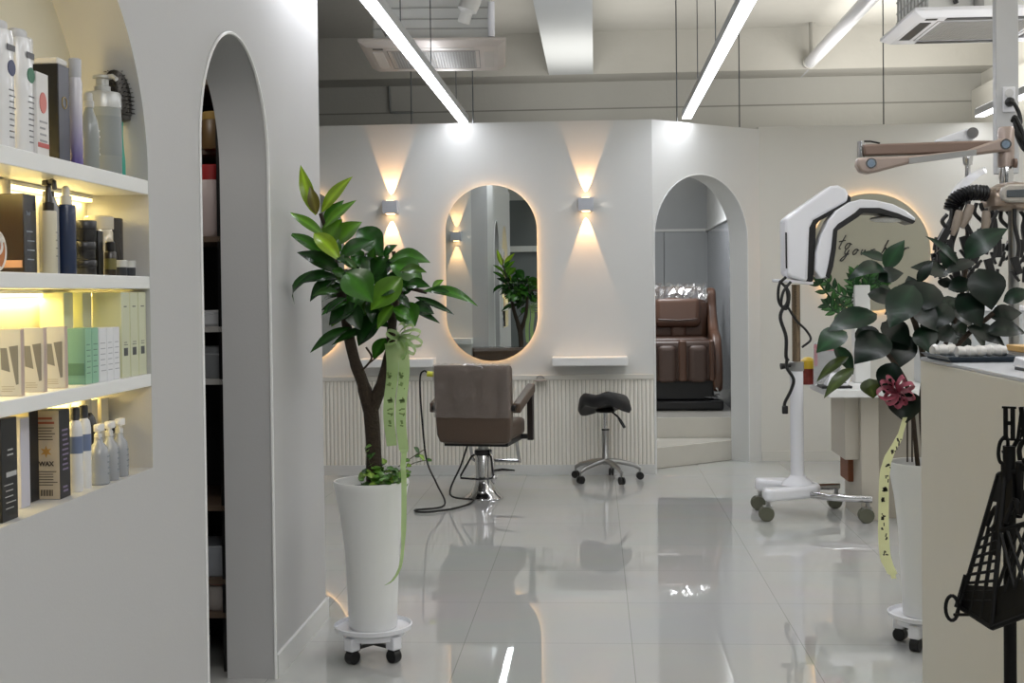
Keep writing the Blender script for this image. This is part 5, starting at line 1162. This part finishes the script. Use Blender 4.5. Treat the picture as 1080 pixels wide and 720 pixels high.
hi2 = [(tx0+.012, ty0+.012, CZ+.018), (tx1-.012, ty0+.012, CZ+.018), (tx1-.012, ty1-.012, CZ+.018), (tx0+.012, ty1-.012, CZ+.018)]; lo2 = [(tx0+.03, ty0+.03, CZ+.006), (tx1-.03, ty0+.03, CZ+.006), (tx1-.03, ty1-.03, CZ+.006), (tx0+.03, ty1-.03, CZ+.006)]
v = tr_.grid([lo, hi, hi2, lo2], close_v=True); tr_.bm.faces.new(v[0][::-1]); tr_.bm.faces.new(v[-1]); tr_.build('tray', P('#2e3a44', .35), t)
tw = pm('wrapped_towel', '#cfcdc8', .3, bump=.25, bscale=30, coat=.3)
for k, (x, y, l, a, lab) in enumerate(((1.125, 4.26, .085, .35, 'white wrapped towel at the left end of the slate tray'), (1.18, 4.15, .092, .1, 'white wrapped towel in the middle of the slate tray'), (1.263, 4.20, .08, -.08, 'white wrapped towel at the right end of the slate tray'))):
    Mz = Matrix.Rotation(a, 3, 'Z'); rows = []
    for i in range(9):
        f = i/8; rr_ = (.018 if 0 < i < 8 else .014)+.003*math.sin(i*2.1+k)
        rows.append([Vector((x, y, CZ+.029))+Mz @ Vector((-l/2*1+l*f, rr_*1.3*math.cos(2*PI*j/12), rr_*math.sin(2*PI*j/12))) for j in range(12)])
    b = MB(); v = b.grid(rows, close_v=True); b.bm.faces.new(v[0]); b.bm.faces.new(v[-1])
    tag(b.build('wrapped_towel', tw), lab, 'towel', 'wrapped towels')
q = at(1075, 372, 4.15)
t = thing('wooden_box', 'pale wooden box with white lower part on the counter at the right edge', 'box', (1.50, 4.2, CZ))
MB().bx(1.335, 1.60, 4.10, 4.28, CZ, CZ+.025).build('tray_base', P('#d2cfcc', .4), t, bevel=.003)
MB().bx(1.33, 1.605, 4.095, 4.285, CZ+.025, CZ+.045).build('wooden_lid', pm('pale_wood', '#d2a968', .4, var=.12, scale=14), t, bevel=.003)
t = thing('tape_dispenser', 'small white dispenser with a dark underside at the counter edge', 'dispenser', (1.21, 3.6, CZ))
MB().prism([(1.165, 3.55, CZ+.008), (1.165, 3.58, CZ+.034), (1.165, 3.68, CZ+.038), (1.165, 3.70, CZ+.008)], (.1, 0, 0)).build('body', WPLAST, t, bevel=.005)
MB().bx(1.17, 1.26, 3.555, 3.695, CZ, CZ+.009).build('base', BLACK, t)

# ------------------------------------------------------------------ black iron HAIR stand in the foreground
SY = 2.5
def B(x, y, d=0): return at(x, y, SY+d)
post = B(1065, 600)
t = thing('iron_sign_stand', 'black iron HAIR sign stand with scissors and lattice rack in front of the counter', 'sign stand', (post.x, SY, 0))
MB().lathe([(.012, .02), (.012, B(1065, 470).z)], (post.x, SY, 0), 12).build('post', BLKMET, t)
MB().lathe([(.16, 0), (.16, .008), (.02, .02)], (post.x, SY, 0), 28).build('foot_plate', BLKMET, t)
# direction the front of the sign runs: to the right and toward the viewer
fd = Vector((.86, -.5, 0))*.8; fl_ = Vector((-.45, -.30, 0)).normalized()
# lettering HAIR
o_ = B(1058, 464, -.02)
fu = fd.normalized(); Mf = Matrix((fu, fu.cross(Vector((0, 0, 1))), Vector((0, 0, 1)))).transposed()
lt = MB()
def bar(x0, z0, x1, z1, w_):                       # slanted stroke in the sign plane
    d_ = Vector((x1-x0, 0, z1-z0)); a_ = math.atan2(d_.x, d_.z)
    lt.box(o_+fd*((x0+x1)/2)+Vector((0, 0, (z0+z1)/2)), (w_, .005, d_.length), Mf @ Matrix.Rotation(a_, 3, 'Y'))
def serif(x, z): lt.box(o_+fd*x+Vector((0, 0, z)), (.0125, .005, .004), Mf)
hL = .064
for x in (.006, .022): bar(x, 0, x, hL, .0078); serif(x, .002); serif(x, hL-.002)
bar(.006, hL*.52, .022, hL*.52+.0001, .006); lt.box(o_+fd*.014+Vector((0, 0, hL*.5)), (.012, .005, .006), Mf)
bar(.034, 0, .042, hL, .006); bar(.050, 0, .042, hL, .0085); lt.box(o_+fd*.042+Vector((0, 0, hL*.3)), (.012, .005, .005), Mf); serif(.034, .002); serif(.050, .002)
bar(.064, 0, .064, hL, .0078); serif(.064, .002); serif(.064, hL-.002)
bar(.077, 0, .077, hL, .0078); serif(.077, .002); bar(.083, hL*.45, .094, 0, .007)
lt.tube([o_+fd*(.078+.012*math.sin(a))+Vector((0, 0, hL*.73+.0165*math.cos(a))) for a in [PI*i/10 for i in range(11)]], .0033, 6)
lt.build('lettering', BLKMET, t)
# scissors with ring handles
sc = MB()
ring = [B(1061, 459), B(1055, 466), B(1053, 478), B(1055, 487), B(1060, 489), B(1057.5, 479), B(1060, 474), B(1063, 466), B(1061, 459)]
sc.tube(curve(ring[:5], 5), .0036, 8); sc.tube(curve([B(1061, 459), B(1063, 466), B(1062, 474), B(1057, 477)], 5), .0036, 8)
sc.tube([B(1060, 487), B(1072, 466), B(1084, 446, -.03)], .0045, 8)
sc.tube(curve([B(1076, 485, -.02), B(1075, 474, -.02), B(1079, 466, -.03), B(1086, 468, -.04), B(1086, 482, -.04), B(1079, 486, -.03)], 5), .005, 8)
sc.tube([B(1059, 487), B(1060, 545)], .0065, 8); sc.tube([B(1076, 487, -.02), B(1074, 545)], .008, 8)
sc.build('scissors', BLKMET, t)
# rack: two lattice faces meeting at a corner, solid bottom trough
bl, bc, br_ = B(1012, 640, .03), B(1046, 662, -.06), B(1105, 640, -.16)
tl_, tc2, tr2 = B(1053, 500, .03), B(1060, 498, -.0), B(1100, 492, -.05)
def lat(mb, p00, p10, p01, p11, nv, nd, r=.003):
    P_ = lambda u, v: (p00*(1-u)+p10*u)*(1-v)+(p01*(1-u)+p11*u)*v
    for a, b_ in (((0, 0), (1, 0)), ((0, 0), (0, 1)), ((1, 0), (1, 1)), ((0, 1), (1, 1))): mb.tube([P_(*a), P_(*b_)], r*1.5, 6)
    for i in range(1, nv): mb.tube([P_(i/nv, 0), P_(i/nv, .62)], r*1.3, 6)
    for i in range(nd):
        v = .05+.52*i/nd; mb.tube([P_(0, v), P_(1, v+.12)], r, 6)
    return P_
l1 = MB(); P1 = lat(l1, bl, bc, tl_, tc2, 3, 8)
l1.tube(curve([P1(.2, .62), P1(.35, .72), P1(.6, .76), P1(.7, .66), P1(.5, .6)], 5), .005, 8)
l1.prism([P1(0, .8), P1(1, .8), P1(1, 1), P1(0, 1)], (0, -.003, 0)); l1.prism([P1(.55, .45), P1(1, .45), P1(1, .85), P1(.5, .85)], (0, -.003, 0))
l1.prism([P1(0, .0), P1(1, .0), P1(1, .26), P1(0, .17)], (0, -.003, 0))
l1.build('lattice_panel', BLKMET, t)
l2 = MB(); P2 = lambda u, v: (bc*(1-u)+br_*u)*(1-v)+(tc2*(1-u)+tr2*u)*v
for a, b_ in (((0, 0), (1, 0)), ((0, 0), (0, 1)), ((1, 0), (1, 1)), ((0, 1), (1, 1))): l2.tube([P2(*a), P2(*b_)], .005, 6)
for i in range(5):
    l2.tube([P2(i/5, .2), P2(min(1, i/5+.45), .62)], .0035, 6); l2.tube([P2(min(1, i/5+.4), .2), P2(max(0, i/5-.05), .62)], .0035, 6)
l2.tube([P2(0, .62), P2(1, .62)], .005, 6)
l2.tube(curve([P2(.1, .66), P2(.3, .8), P2(.45, .7), P2(.6, .85), P2(.8, .7), P2(.9, .9)], 6), .006, 8)
l2.prism([P2(0, 0), P2(1, 0), P2(1, .25), P2(0, .25)], (0, .003, 0)); l2.prism([P2(0, .66), P2(.25, .66), P2(.2, 1), P2(0, 1)], (0, .003, 0))
l2.build('lattice_panel', BLKMET, t)
back = bl+(br_-bc)
MB().prism([tuple(p) for p in (bl, bc, br_, back)], (0, 0, .006)).build('trough', BLKMET, t)
rg = MB()
c0 = B(1004, 641, .02)
rg.tube([c0+Vector((.012*math.cos(a), 0, .024*math.sin(a))) for a in [2*PI*i/18 for i in range(19)]], .0035, 8)
rg.tube(curve([B(1009, 647, .02), B(1014, 630, .03), B(1020, 608, .03), B(1023, 604, .03)], 5), .0035, 8)
rg.tube(curve([B(1008, 640, .02), B(1013, 624, .03), B(1018, 606, .03)], 5), .0035, 8); rg.tube([B(1006, 648, .02), B(1022, 648, 0)], .003, 8)
rg.build('side_rings', BLKMET, t)

# conduit on the rear concrete wall
q = curve([at(402, 83, 13.98), at(409, 86, 13.98), at(411, 100, 13.98), at(412, 116, 13.98), at(416, 118.5, 13.98), at(436, 118.5, 13.98)], 5)
tag(MB().tube(q, .014, 8).build('wall_conduit', P('#8f9290', .7)), 'thin grey conduit bending along the rear concrete wall below the left air conditioner', 'pipe')
